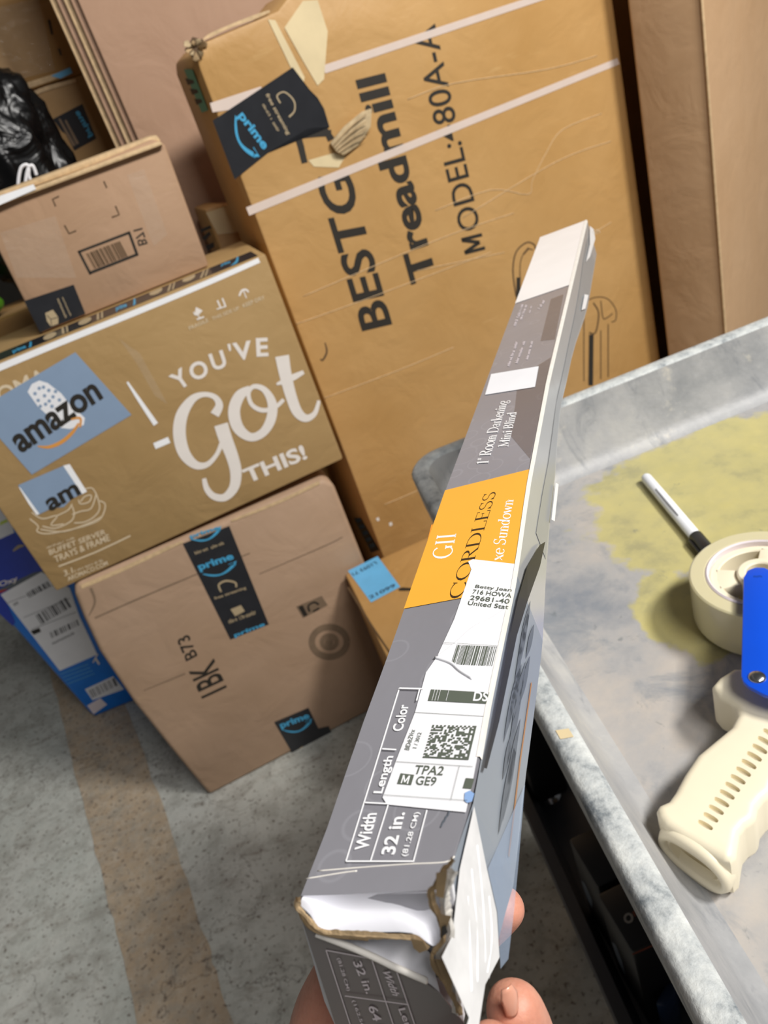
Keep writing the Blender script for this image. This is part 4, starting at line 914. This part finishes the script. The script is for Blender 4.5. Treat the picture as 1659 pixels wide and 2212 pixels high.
def top_band(lo, hi, name, mat, off, parent=PC, f0=0.0, f1=1.0, edge=None):
    """a printed zone across the lid between two distances along it"""
    xs = [lo + (hi - lo) * i / 14 for i in range(15)]; bm = bmesh.new()
    A = [bm.verts.new(pA + pl * x + pa * (itp(Lq, x) + (itp(Rq, x) - itp(Lq, x)) * f0) - pd * off) for x in xs]
    B = [bm.verts.new(pA + pl * x + pa * (itp(Lq, x) + (itp(Rq, x) - itp(Lq, x)) * f1) - pd * off) for x in xs]
    for i in range(14): bm.faces.new((A[i], B[i], B[i + 1], A[i + 1]))
    return link(name, mesh_of(bm), mat, parent)
ol = lambda p: al(p)[0]
top_band(ol((873, 1316)), ol((962, 1060)) , 'orange_band', M['gold'], .0003)
top_band(ol((1113, 656)), l1, 'white_end_panel', M['gloss_white'], .0003)
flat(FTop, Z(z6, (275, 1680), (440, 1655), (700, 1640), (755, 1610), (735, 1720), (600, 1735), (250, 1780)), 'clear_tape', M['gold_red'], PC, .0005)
flat(FTop, Z(z6, (735, 900), (910, 790), (800, 1330), (690, 1200), (720, 1050)), 'clear_tape', M['smoky'], PC, .0004)
flat(FTop, Z(zt, (640, 1080), (800, 1020), (690, 1590), (510, 1610)), 'clear_tape', M['smoky'], PC, .0004)
flats(FTop, [Z(zt, (320, 930), (920, 745), (910, 800), (300, 975))], 'clear_tape', M['crease_white'], PC, .0005)
flats(FTop, [Z(zt, (800, 390), (1000, 340), (920, 690), (780, 700))], 'clear_tape', plain('pink_white_card', '#eee6e8', .3), PC, .0005)
# scuffed white right-hand edge of the lid
xs = stn[2:]; bm = bmesh.new()
wdt = lambda x: .0006 + .0016 * max(0, (x - .15)) / .7
A = [bm.verts.new(pA + pl * x + pa * (itp(Rq, x) - wdt(x)) - pd * .0006) for x in xs]; B = [bm.verts.new(pA + pl * x + pa * (itp(Rq, x) + .0004) - pd * .0004) for x in xs]
C_ = [bm.verts.new(pA + pl * x + pa * (itp(Rq, x) + .0006) + pd * (.0006 + wdt(x) * .5)) for x in xs]
for i in range(len(xs) - 1): bm.faces.new((A[i], B[i], B[i + 1], A[i + 1])); bm.faces.new((B[i], C_[i], C_[i + 1], B[i + 1]))
link('worn_edge', mesh_of(bm), M['crease_white'], PC)
class SideFace(Face):
    def pt(s, p, off=0.0):
        o = .041
        for _ in range(4):
            r = on_pl(p[0], p[1], pA + pa * o, pa); o = itp(Rq, (r - pA).dot(pl))
        return r + pa * (.0005 + off * OFFK)
FSb = SideFace(pA + pa * .041, u=pl, n=pa)
# serif lettering: stroke letters with thick stems, hairlines and serifs
TK, TN = .13, .045
def arc(cx_, cy_, rx_, ry_, a0, a1, tk=TK, tn=TN, n=14):
    pts = []; wd_ = []
    for i in range(n + 1):
        a = math.radians(a0 + (a1 - a0) * i / n); pts.append((cx_ + rx_ * math.cos(a), cy_ + ry_ * math.sin(a))); wd_.append(tn + (tk - tn) * math.cos(a) ** 2)
    return (pts, wd_)
def Vs(x, y0, y1, s0=1, s1=1, w=TK):
    o = [([(x, y0), (x, y1)], w)]
    if s0: o.append(([(x - .13, y0 + .02), (x + .13, y0 + .02)], TN))
    if s1 == 1: o.append(([(x - .13, y1 - .02), (x + .13, y1 - .02)], TN))
    if s1 == 2: o.append(([(x - .14, y1 - .05), (x + .02, y1 - .01)], TN))
    return o
def Ln(a, b, w=TN): return ([a, b], w)
GL = {' ': (.28, []), 'I': (.42, Vs(.21, 0, 1)), 'G': (.92, [arc(.45, .5, .40, .49, 42, 320)] + Vs(.76, .08, .42, 0, 1)), 'C': (.86, [arc(.45, .5, .40, .49, 42, 318), Ln((.75, .68), (.78, .98))]), 'O': (.96, [arc(.48, .5, .42, .49, 0, 360)]),
      'R': (.78, Vs(.17, 0, 1) + [arc(.34, .75, .26, .23, -90, 90), Ln((.17, .98), (.34, .98)), Ln((.17, .52), (.34, .52)), Ln((.36, .52), (.70, .02), .11), Ln((.62, .02), (.8, .02))]),
      'D': (.92, Vs(.17, 0, 1) + [arc(.36, .5, .46, .48, -90, 90), Ln((.17, .98), (.36, .98)), Ln((.17, .02), (.36, .02))]), 'L': (.68, Vs(.17, 0, 1) + [Ln((.17, .02), (.62, .02)), Ln((.62, 0), (.64, .26))]),
      'E': (.70, Vs(.17, 0, 1) + [Ln((.17, .02), (.62, .02)), Ln((.17, .52), (.48, .52)), Ln((.17, .98), (.6, .98)), Ln((.62, 0), (.64, .26)), Ln((.60, .8), (.61, 1)), Ln((.48, .42), (.48, .62))]),
      'S': (.62, [arc(.31, .75, .21, .23, 25, 270, .08, .06), arc(.31, .27, .23, .25, 90, -160, .10, .06), Ln((.5, .75), (.52, .98)), Ln((.08, .02), (.09, .27))]),
      'M': (1.05, Vs(.15, 0, 1, 1, 1, .05) + Vs(.88, 0, 1) + [Ln((.15, .98), (.5, .04), .11), Ln((.5, .04), (.88, .98))]), 'B': (.74, Vs(.17, 0, 1) + [arc(.34, .76, .22, .22, -90, 90), arc(.34, .27, .27, .25, -90, 90), Ln((.17, .98), (.34, .98)), Ln((.17, .53), (.34, .53)), Ln((.17, .02), (.34, .02))]),
      'o': (.60, [arc(.3, .32, .25, .32, 0, 360)]), 'm': (.96, Vs(.15, 0, .62, 1, 2) + Vs(.46, 0, .45) + Vs(.77, 0, .45) + [arc(.30, .44, .15, .18, 10, 170, .07), arc(.61, .44, .15, .18, 10, 170, .07)]), 'n': (.66, Vs(.15, 0, .62, 1, 2) + Vs(.48, 0, .45) + [arc(.31, .44, .16, .18, 10, 170, .07)]),
      'a': (.58, Vs(.42, 0, .45, 0, 0) + [arc(.27, .45, .15, .17, 0, 160), arc(.24, .18, .17, .17, 0, 360, .10)]), 'r': (.44, Vs(.15, 0, .62, 1, 2) + [arc(.30, .42, .14, .18, 60, 160)]), 'k': (.60, Vs(.15, 0, 1, 1, 2) + [Ln((.17, .28), (.46, .6)), Ln((.28, .4), (.52, .02), .10)]),
      'e': (.54, [arc(.28, .32, .23, .32, 8, 320), Ln((.06, .36), (.5, .36))]), 'i': (.32, Vs(.16, 0, .62, 1, 2) + [Ln((.16, .78), (.16, .92), .13)]), 'g': (.56, [arc(.26, .42, .19, .2, 0, 360), arc(.27, -.12, .22, .15, 0, 360, .08), Ln((.15, .24), (.3, .04), .07), Ln((.4, .56), (.54, .62))]),
      'l': (.32, Vs(.16, 0, 1, 1, 2)), 'd': (.62, [arc(.24, .32, .19, .32, 0, 360)] + Vs(.46, 0, 1, 0, 2)), 'x': (.56, [Ln((.06, .6), (.48, .02), .12), Ln((.06, .02), (.48, .6)), Ln((0, .6), (.16, .6)), Ln((.38, .02), (.56, .02))]), 'u': (.66, Vs(.15, .15, .62, 0, 2) + Vs(.48, 0, .62, 0, 2) + [arc(.31, .18, .16, .17, 190, 350, .07)]),
      'w': (.86, [Ln((.08, .62), (.27, .02), .12), Ln((.27, .02), (.43, .6)), Ln((.43, .6), (.6, .02), .12), Ln((.6, .02), (.78, .62)), Ln((0, .62), (.18, .62)), Ln((.68, .62), (.88, .62))]), '1': (.44, Vs(.22, 0, .98, 1, 0) + [Ln((.06, .84), (.2, .96), .06)]), '"': (.36, [Ln((.1, .7), (.1, 1), .08), Ln((.25, .7), (.25, 1), .08)])}
def serif(face, s, frame, name, mat, parent, off, thick=1.0):
    tot = sum(GL[c][0] for c in s); x = 0; st = []
    for c in s:
        for pts, w in GL[c][1]:
            ww = [q * thick for q in w] if isinstance(w, list) else w * thick
            for q in ribbon2(pts, ww): st.append([((px_ + x) / tot, py_) for px_, py_ in q])
        x += GL[c][0]
    f = quadmap(face, *frame, off); bm = bmesh.new()
    for q in st: bm.faces.new([bm.verts.new(f(a, b)) for a, b in q])
    return link(name, mesh_of(bm), mat, parent)
serif(FTop, 'GII', tuple(Z(z6, (380, 1855), (408, 1722), (275, 1862))), 'printed_lettering', M['gloss_white'], PC, .0009, 1.1)
serif(FTop, 'CORDLESS', tuple(Z(z6, (440, 2065), (622, 1500), (360, 2075))), 'printed_lettering', plain('dark_brown_ink', '#3d2c1a', .5), PC, .0009, .85)
serif(FTop, 'xe Sundown', tuple(Z(z6, (652, 1872), (712, 1545), (585, 1866))), 'printed_lettering', M['gloss_white'], PC, .0009, 1.15)
serif(FTop, '1" Room Darkening', tuple(Z(z6, (575, 1355), (680, 1020), (512, 1358))), 'printed_lettering', M['gloss_white'], PC, .0009, 1.3)
serif(FTop, 'Mini Blind', tuple(Z(z6, (682, 1265), (728, 1080), (628, 1268))), 'printed_lettering', M['gloss_white'], PC, .0009, 1.3)
for s, q in (((4, 9,), ((722, 625), (765, 510), (708, 620))), ((4, 5, 3,), ((755, 590), (785, 510), (742, 588))), ((2, 2,), ((798, 555), (810, 515), (790, 553))), ((1, 2, 3,), ((850, 535), (880, 488), (838, 530))),
             ((8, 4,), ((690, 838), (735, 705), (675, 835))), ((8, 2,), ((733, 822), (775, 705), (718, 820))), ((6, 4,), ((788, 802), (815, 705), (775, 800)))):
    write(FTop, [(s,) + tuple(Z(z6, *q))], 'printed_lettering', M['core'], PC, .0008, .01)
flat(FTop, Z(z6, (592, 880), (845, 838), (825, 948), (560, 990)), 'blank_square_label', M['white_paper'], PC, .0009)
# the size table
bx = lambda a, b, w=3: [z5(*a) + (w,), z5(*b) + (w,)]
brush(FTop, [bx((318, 1808), (660, 700)), bx((475, 1808), (590, 1440)), bx((750, 1808), (836, 1480)), bx((318, 1808), (752, 1808)), bx((440, 1432), (600, 1440)), bx((550, 1088), (640, 1094)), bx((660, 700), (815, 704)), bx((790, 704), (770, 780))], 'printed_table', M['gloss_white'], PC, .0008, 1)
write(FTop, [('Width',) + tuple(Z(z5, (460, 1735), (518, 1500), (372, 1735))), ('Length',) + tuple(Z(z5, (568, 1375), (640, 1135), (492, 1372))), ('Color',) + tuple(Z(z5, (680, 975), (722, 805), (612, 975))), ('32 in.',) + tuple(Z(z5, (630, 1765), (698, 1495), (540, 1765)))], 'printed_lettering', M['gloss_white'], PC, .0009, .022)
write(FTop, [('(81.28 CM)',) + tuple(Z(z5, (716, 1778), (800, 1495), (670, 1775)))], 'printed_lettering', M['gloss_white'], PC, .0009, .008)
brush(FTop, [[z5(925 + i * 22, 1590 - i * 35) + (3,), z5(945 + i * 18, 1545 - i * 30) + (4,)] for i in range(3)], 'scuff', M['side_dark'], PC, .0008, 2)
# the shipping label, creased
lab = Z(z5, (1120, -60), (1100, -110), (1130, -125), (1400, -95), (1345, 200), (1300, 520), (1210, 880), (1130, 1290), (1085, 1495), (580, 1445), (552, 1400), (640, 1160), (760, 855), (830, 600), (900, 500), (1010, 260))
LBL = flat(FTop, lab, 'shipping_label', M['white_paper'], PC, .0011)
blk = M['label_ink']
write(FTop, [('Betty Jean',) + tuple(Z(z5, (1142, 62), (1375, 88), (1150, 38))), ('716 HOWA',) + tuple(Z(z5, (1126, 94), (1375, 122), (1134, 68))), ('29681-40',) + tuple(Z(z5, (1110, 134), (1362, 160), (1118, 106))), ('United Stat',) + tuple(Z(z5, (1096, 166), (1355, 195), (1104, 140)))], 'label_print', blk, LBL, .0016, .008)
barcode(FTop, tuple(Z(z5, (990, 545), (1255, 558), (1028, 425))), 22, 'label_print', blk, LBL, .0016, seed=8)
flats(FTop, [Z(z5, (842, 780), (1215, 800), (1235, 728), (862, 708))], 'label_print', blk, LBL, .0016)
brush(FTop, [[z5(868 + 18 * i, 780) + (.9,), z5(888 + 18 * i, 708) + (.9,)] for i in (0, 1, 2, 5)], 'label_print', M['white_paper'], LBL, .0018, 1)
write(FTop, [('DS',) + tuple(Z(z5, (1130, 782), (1222, 786), (1142, 722)))], 'label_print', M['gloss_white'], LBL, .0018, .02)
brush(FTop, [[z5(760, 855) + (.7,), z5(1200, 880) + (.7,)], [z5(640, 1170) + (.7,), z5(1130, 1202) + (.7,)], [z5(560, 1382) + (.7,), z5(1095, 1418) + (.7,)], [z5(1045, 1195) + (.7,), z5(990, 1415) + (.7,)], [z5(945, 408) + (.6,), z5(1290, 430) + (.6,)]], 'label_rule', blk, LBL, .0016, 1)
f = quadmap(FTop, *Z(z5, (808, 1145), (1102, 1160), (872, 935)), .0016); bm = bmesh.new(); rg = random.Random(12); ng = 22
for i in range(ng):
    for j in range(ng):
        on = rg.random() < .5
        if i == ng - 1 or j == 0: on = True
        elif j == ng - 1: on = i % 2 == 0
        elif i == 0: on = j % 2 == 0
        if on: bm.faces.new([bm.verts.new(f(x / ng, y / ng)) for x, y in ((i, j), (i + 1, j), (i + 1, j + 1), (i, j + 1))])
link('label_print', mesh_of(bm), blk, LBL)
write(FTop, [('TPA2',) + tuple(Z(z5, (748, 1248), (935, 1258), (768, 1192))), ('GE9',) + tuple(Z(z5, (760, 1318), (888, 1326), (776, 1262)))], 'label_print', blk, LBL, .0016, .012)
flat(FTop, Z(z5, (645, 1312), (735, 1320), (755, 1255), (668, 1245)), 'label_print', blk, LBL, .0016)
strokes_in(FTop, tuple(Z(z5, (668, 1308), (714, 1313), (684, 1256))), [([(.08, 0), (.08, 1)], .17), ([(.92, 0), (.92, 1)], .17), ([(.12, .97), (.5, .15)], .17), ([(.5, .15), (.88, .97)], .17)], 'label_print', M['gloss_white'], LBL, .0018)
write(FTop, [('BfDdtZVrx',) + tuple(Z(z5, (722, 1098), (762, 968), (692, 1092))), ('1 / 3012',) + tuple(Z(z5, (770, 1085), (804, 985), (745, 1082)))], 'label_print', blk, LBL, .0016, .005)
flat(FTop, Z(z5, (1065, 1340), (1120, 1345), (1140, 1280), (1085, 1275)), 'label_print', blk, LBL, .0016)
flat(FTop, Z(z5, (1075, 1420), (1078, 1370), (1110, 1355), (1140, 1375), (1125, 1425), (1095, 1435)), 'blue_sticker_scrap', plain('periwinkle_paper', '#8fb0e0', .5), LBL, .0018)
for s, w in (((( 890, 505), (990, 540), (1050, 590), (1130, 640)), .0006), (((905, 500), (1010, 420), (1130, 315), (1240, 260), (1340, 195)), .00035)):
    tube([FTop.pt(z5(*p), .0012) for p in spline(s, 5)], w, 'paper_crease', M['white_paper'], LBL, 8)
for s in (((300, 430), (520, 412), (760, 395), (950, 385), (1000, 355)), ((240, 470), (420, 440), (500, 430))):
    tube([FTop.pt(ze(*p), .0001) for p in spline(s, 5)], .0002, 'lid_crease', M['crease_white'], PC, 8)  # white colour paints the glint along the lid creases
# right side: blue-grey print with dark streaks, clear wrap with black scrap
def side_pt(x, t, off): return pA + pl * x + pa * (itp(Rq, x) + off) + pd * (dep(x) * t)
def side_band(lo, hi, t0, t1, name, mat, off, n=16):
    bm = bmesh.new(); xs = [lo + (hi - lo) * i / n for i in range(n + 1)]
    g = lambda t, i: t(i / n) if callable(t) else t
    A = [bm.verts.new(side_pt(x, g(t0, i), off)) for i, x in enumerate(xs)]; B = [bm.verts.new(side_pt(x, g(t1, i), off)) for i, x in enumerate(xs)]
    for i in range(n): bm.faces.new((A[i], A[i + 1], B[i + 1], B[i]))
    return link(name, mesh_of(bm), mat, PC)
l_of = lambda p: sq(p)[0]
sl = l_of((1120, 1290))
side_band(l0 + .002, sl, .02, .995, 'printed_side', M['side_grey'], .0004)
side_band(sl, l1, .02, .995, 'clear_window', plain('pale_grey_plastic', '#a9aaab', .2, var=.05), .0004)
side_band(sl + .05, l1 - .05, lambda t: .45 + .2 * math.sin(t * 5), .93, 'clear_window', plain('soft_grey_plastic', '#97999b', .25, var=.05), .0007)
rs = random.Random(5)
for k in range(14):
    x = l0 + .03 + k * (sl - l0 - .05) / 14; ln_ = .022 + rs.random() * .02; tt = .35 + .25 * rs.random()
    side_band(x, x + ln_, lambda t, tt=tt: tt - .05 * math.sin(t * 3.1) + .08 * t, lambda t, tt=tt: tt + .05 * math.sin(t * 3.1) + .08 * t, 'printed_lettering', M['side_dark'], .0008, 8)
side_band(l0 + .03, l0 + .10, .78, .81, 'printed_lettering', plain('brown_orange_ink', '#a8794f', .5), .0008, 8)
bs0, bs1 = l_of((1060, 1560)), l_of((1165, 1190))
flat(FSb, [(1168, 1172), (1155, 1180), (1128, 1225), (1108, 1290), (1092, 1360), (1076, 1440), (1052, 1560), (1030, 1660), (1036, 1662), (1064, 1560), (1090, 1440), (1104, 1375), (1128, 1300), (1156, 1225)], 'black_scrap', M['black_plastic'], PC, .004)
flat(FSb, [(1192, 1045), (1198, 1048), (1189, 1128), (1182, 1124)], 'white_tape_tab', M['gloss_white'], PC, .004)
flat(FSb, Z(zt, (1040, 1030), (1090, 1040), (1050, 1210), (1000, 1230)), 'white_tape_tab', M['gloss_white'], PC, .003)
flat(FSb, Z(zt, (1110, 170), (1160, 210), (1180, 330), (1110, 560), (1060, 620), (1110, 400)), 'white_tape_tab', M['gloss_white'], PC, .003)
tube([FTop.pt(zt(1180, 240)), FTop.pt(zt(1215, 235)), FTop.pt(zt(1255, 243))], [.002, .003, .001], 'white_tape_tab', M['clear_tape'], PC, 8)
# near end: crushed white liner, torn brown edges, folded-down printed flap
eU = (FTop.pt((923, 1919)) - FTop.pt((650, 1935))).normalized()
eD = to_world(V((.113, .837, .535))).normalized()
eN = eU.cross(eD).normalized()
if eN.dot(EYE - pA) < 0: eN = -eN
FEd = Face(FTop.pt((650, 1935)) + eN * .0006, u=eU, n=eN)
E_ = lambda *pts: Z(ze, *pts)
prism([FEd.pt(p) for p in E_((222, 575), (860, 560), (985, 480), (1005, 620), (960, 780), (1050, 1190), (1020, 1320), (470, 1420), (330, 1100), (190, 610))], pl * .002, 'end_core', M['white_paper'], PC, .0006)
def FEg(p, o): return FEd.pt(p, o / OFFK)
def patch(top, bot, o_top, o_bot, name, mat, n=18, m=8, sag=.0):
    """curved sheet between two edges of the torn end"""
    tp_, bt_ = spline([tuple(ze(*p)) for p in top], 6), spline([tuple(ze(*p)) for p in bot], 6); bm = bmesh.new(); rows = []
    pick = lambda L, t: tuple(L[min(int(t * (len(L) - 1)), len(L) - 2)][q] + (L[min(int(t * (len(L) - 1)), len(L) - 2) + 1][q] - L[min(int(t * (len(L) - 1)), len(L) - 2)][q]) * (t * (len(L) - 1) - min(int(t * (len(L) - 1)), len(L) - 2)) for q in (0, 1))
    for i in range(n + 1):
        a, b = pick(tp_, i / n), pick(bt_, i / n)
        rows.append([bm.verts.new(FEg((a[0] + (b[0] - a[0]) * k / m, a[1] + (b[1] - a[1]) * k / m), o_top + (o_bot - o_top) * (k / m) ** 1.6 - sag * math.sin(k / m * math.pi))) for k in range(m + 1)])
    for i in range(n):
        for k in range(m): bm.faces.new((rows[i][k], rows[i + 1][k], rows[i + 1][k + 1], rows[i][k + 1]))
    return link(name, mesh_of(bm, True), mat, PC)
patch([(225, 556), (400, 552), (640, 540), (862, 528)], [(205, 602), (262, 655), (330, 730), (560, 742), (780, 748), (890, 815), (940, 772)], .0002, .0075, 'white_liner', M['liner_card'], sag=.0008)
def torn(pts, mat, o0, w, name='torn_edge'):
    """ragged strip of ripped board: a jagged ribbon with a raised, folded spine"""
    rnd = random.Random(len(pts) * 7 + int(w * 1e5)); sp = spline([tuple(p) for p in pts], 7); bm = bmesh.new(); rows = []
    st = [1.0] * 5; hh = 1.0
    for i, p in enumerate(sp):
        a, b = sp[max(i - 1, 0)], sp[min(i + 1, len(sp) - 1)]; dx, dy = b[0] - a[0], b[1] - a[1]; l = math.hypot(dx, dy) or 1
        nx, ny = -dy / l, dx / l; k = w * 11000; row = []; hh = min(1.4, max(.4, hh + rnd.uniform(-.25, .25)))
        for z_, (q, h) in enumerate(((-1, 0), (-.45, .5), (.1, .8), (.5, .35), (1, .1))):
            st[z_] = min(1.5, max(.5, st[z_] + rnd.uniform(-.3, .3)))
            g = q * k * st[z_]
            row.append(bm.verts.new(FEg(ze(p[0] + nx * g, p[1] + ny * g), o0) + FEd.n * (h * w * .5 * hh)))
        rows.append(row)
    for r0, r1 in zip(rows, rows[1:]):
        for q in range(4): bm.faces.new((r0[q], r0[q + 1], r1[q + 1], r1[q]))
    return link(name, mesh_of(bm), mat, PC)
torn([(195, 575), (190, 610), (230, 650), (265, 690), (320, 735), (400, 748), (520, 755), (640, 762), (780, 772), (830, 800), (862, 830)], M['flute'], .0079, .0013)
torn([(200, 560), (205, 620), (240, 690), (300, 740), (420, 765), (560, 775)], M['flute_dark'], .0072, .0009)
torn([(1000, 365), (975, 400), (930, 440), (900, 500), (880, 540), (890, 600), (915, 660), (935, 720), (945, 780), (900, 835), (885, 870), (905, 920), (945, 990), (975, 1050), (1010, 1110), (1035, 1165)], M['flute_dark'], .0084, .0013)
torn([(1005, 420), (985, 470), (960, 540), (955, 610), (970, 660), (985, 720), (960, 790), (930, 850), (960, 920), (1000, 1000), (1015, 1080), (1020, 1150)], M['crease_white'], .0075, .0020)
flats(FEd, [E_((905, 440), (965, 425), (945, 570), (905, 560)), E_((915, 650), (985, 660), (960, 720), (930, 770)), E_((900, 880), (960, 890), (990, 960), (985, 1040), (930, 960)), E_((775, 775), (840, 790), (862, 835), (820, 850), (790, 825))], 'torn_edge', M['flute_dark'], PC, .0100 / OFFK)
flats(FEd, [E_((935, 715), (955, 705), (965, 745), (930, 775))], 'torn_edge', M['black_ink'], PC, .0104 / OFFK)
patch([(300, 748), (420, 762), (600, 772), (785, 788), (862, 838), (880, 870)], [(300, 760), (420, 815), (600, 890), (760, 960), (850, 992), (925, 1052)], .0022, .0058, 'white_liner', M['liner_card'])
FL = [E_((222, 680), (300, 752), (600, 880), (840, 985), (925, 1052), (1050, 1200), (1040, 1320), (460, 1420))]
prism([FEd.pt(p, o_) for p, o_ in zip(FL[0], [.0062 / OFFK] * 8)], eN * .0004, 'printed_flap', M['dark_print'], PC, 0)
tube([FEg(ze(*p), .0066) for p in spline(((290, 750), (420, 800), (560, 858), (700, 925), (840, 985), (850, 990)), 4)], [.0009] * 21, 'torn_edge', M['crease_white'], PC, 6)
pk = M['core']; ef = .0068 / OFFK
bx2 = lambda a, b, w=2.2: [ze(*a) + (w,), ze(*b) + (w,)]
brush(FEd, [bx2((342, 836), (575, 880)), bx2((342, 836), (470, 1230)), bx2((575, 880), (690, 1230)), bx2((700, 935), (800, 1230)), bx2((575, 880), (700, 935)), bx2((438, 1070), (765, 1115))], 'printed_table', pk, PC, ef, 1)
write(FEd, [('32 in.',) + tuple(Z(ze, (478, 895), (548, 1060), (520, 890))), ('Width',) + tuple(Z(ze, (625, 935), (682, 1065), (668, 945))), ('64 in.',) + tuple(Z(ze, (555, 1125), (620, 1290), (600, 1120))), ('Length',) + tuple(Z(ze, (700, 1140), (780, 1330), (745, 1130)))], 'printed_lettering', pk, PC, ef + .0003, .012)
write(FEd, [('(81.28 CM)',) + tuple(Z(ze, (393, 878), (445, 1045), (415, 875))), ('(162.56',) + tuple(Z(ze, (470, 1095), (520, 1230), (490, 1090)))], 'printed_lettering', pk, PC, ef + .0003, .005)
# white tape folded round the right corner and the clear film that stands past the lower edge
wt = E_((1075, 100), (1140, 420), (1190, 640), (1205, 870), (1130, 1010), (1085, 1290), (1010, 1290), (1045, 1180), (905, 870), (960, 760), (1000, 420))
flat(FSb, wt, 'white_end_tape', plain('wrinkled_white_tape', '#e4e3e3', .25, var=.18, vs=90), PC, .0022)
for s in (((1090, 300), (1120, 600), (1130, 900)), ((1060, 420), (1085, 700), (1090, 1000)), ((1040, 560), (1050, 800), (1060, 1050)), ((1150, 560), (1165, 760), (1140, 950))):
    tube([FSb.pt(ze(*p), .0022) for p in spline(s, 5)], .00025, 'tape_wrinkle', M['gloss_white'], PC, 6)
flat(FSb, E_((1140, 420), (1335, -10), (1300, 380), (1275, 640), (1245, 880), (1205, 930), (1190, 640)), 'clear_film', M['film'], PC, .0028)

# ------------------------------------------------------------------ the hand under the parcel
def skinned(chains, name, mat, parent=None, sub=2):
    """joined skin: chains of (point, radius); the first point of the first chain is the root"""
    bm = bmesh.new(); lay = bm.verts.layers.skin.verify(); seen = {}
    def vert(key, p, r):
        if key in seen: return seen[key]
        v = bm.verts.new(p); v[lay].radius = (r, r); seen[key] = v; return v
    root = None
    for ch in chains:
        prev = None
        for (key, p, r) in ch:
            v = vert(key, p, r)
            if root is None: v[lay].use_root = True; root = v
            if prev and prev != v: bm.edges.new((prev, v))
            prev = v
    me = bpy.data.meshes.new('h'); bm.to_mesh(me); bm.free()
    me = baked(me, [('SKIN', dict(use_smooth_shade=True)), ('SUBSURF', dict(levels=sub, render_levels=sub))])
    for p in me.polygons: p.use_smooth = True
    return link(name, me, mat, parent)
hp = lambda px, py, d: at(px, py, d)
palm = ('palm', hp(760, 2440, .285), .020)
chains = [[palm, ('wrist', hp(640, 2760, .30), .024), ('fore', hp(520, 3200, .34), .030), ('fore2', hp(420, 3600, .40), .036)],
          [palm, ('ik', hp(830, 2270, .285), .0105), ('i1', hp(930, 2130, .288), .0098), ('i2', hp(1010, 2035, .285), .0090), ('i3', hp(1075, 1975, .276), .0084), ('i4', hp(1112, 1938, .270), .0078)],
          [palm, ('mk', hp(880, 2400, .265), .0110), ('m1', hp(1050, 2360, .250), .0104), ('m2', hp(1150, 2290, .232), .0102), ('m3', hp(1120, 2200, .216), .0092), ('m4', hp(1094, 2146, .210), .0078)],
          [palm, ('rk', hp(870, 2530, .252), .0105), ('r1', hp(1000, 2430, .232), .0092), ('r2', hp(1075, 2350, .214), .0082), ('r3', hp(1068, 2275, .203), .0076), ('r4', hp(1052, 2235, .199), .0062)],
          [palm, ('pk', hp(840, 2640, .245), .0095), ('p1', hp(960, 2570, .222), .0080), ('p2', hp(1020, 2500, .208), .0072), ('p3', hp(1015, 2430, .198), .0064), ('p4', hp(1005, 2395, .195), .0055)],
          [palm, ('tb', hp(690, 2300, .275), .0150), ('t1', hp(690, 2200, .270), .0115), ('t2', hp(735, 2095, .265), .0092), ('t3', hp(765, 2040, .262), .0072)]]
hand = skinned(chains, 'person', M['skin'], None, 3)
own(hand, 'bare hand gripping the near end of the long narrow parcel from beneath', 'person')
hand.location = hand.location
def nail(a, b, nrm, w, name='fingernail'):
    ax = (b - a).normalized(); sdv = ax.cross(nrm).normalized(); nn = sdv.cross(ax).normalized()
    if nn.dot(nrm) < 0: nn = -nn
    bm = bmesh.new(); G_ = []
    for i in range(9):
        t = i / 8; row = []
        for k in range(9):
            s = k / 4 - 1; hw = w * (1 - .25 * (1 - t) ** 2 - .35 * max(0, t - .75) / .25)
            row.append(bm.verts.new(a + (b - a) * t + sdv * s * hw + nn * (-.35 * w * s * s + .0006 * math.sin(t * 3.14)) + (b - a) * (-.06 * s * s * (1 if t > .5 else -1))))
        G_.append(row)
    for i in range(8):
        for k in range(8): bm.faces.new((G_[i][k], G_[i + 1][k], G_[i + 1][k + 1], G_[i][k + 1]))
    me = baked(mesh_of(bm, True), [('SOLIDIFY', dict(thickness=.0003))])
    for p in me.polygons: p.use_smooth = True
    return link(name, me, M['nail'], hand)
mt_ = hp(1112, 2198, .2064); mu_ = hp(1097, 2134, .2036)
nail(mt_, mu_, (EYE - mt_).normalized() + to_world(V((.25, -.1, 0))), .0027)

for o in list(bpy.data.objects):
    if o.type == 'MESH' and not o.data.polygons: bpy.data.objects.remove(o)
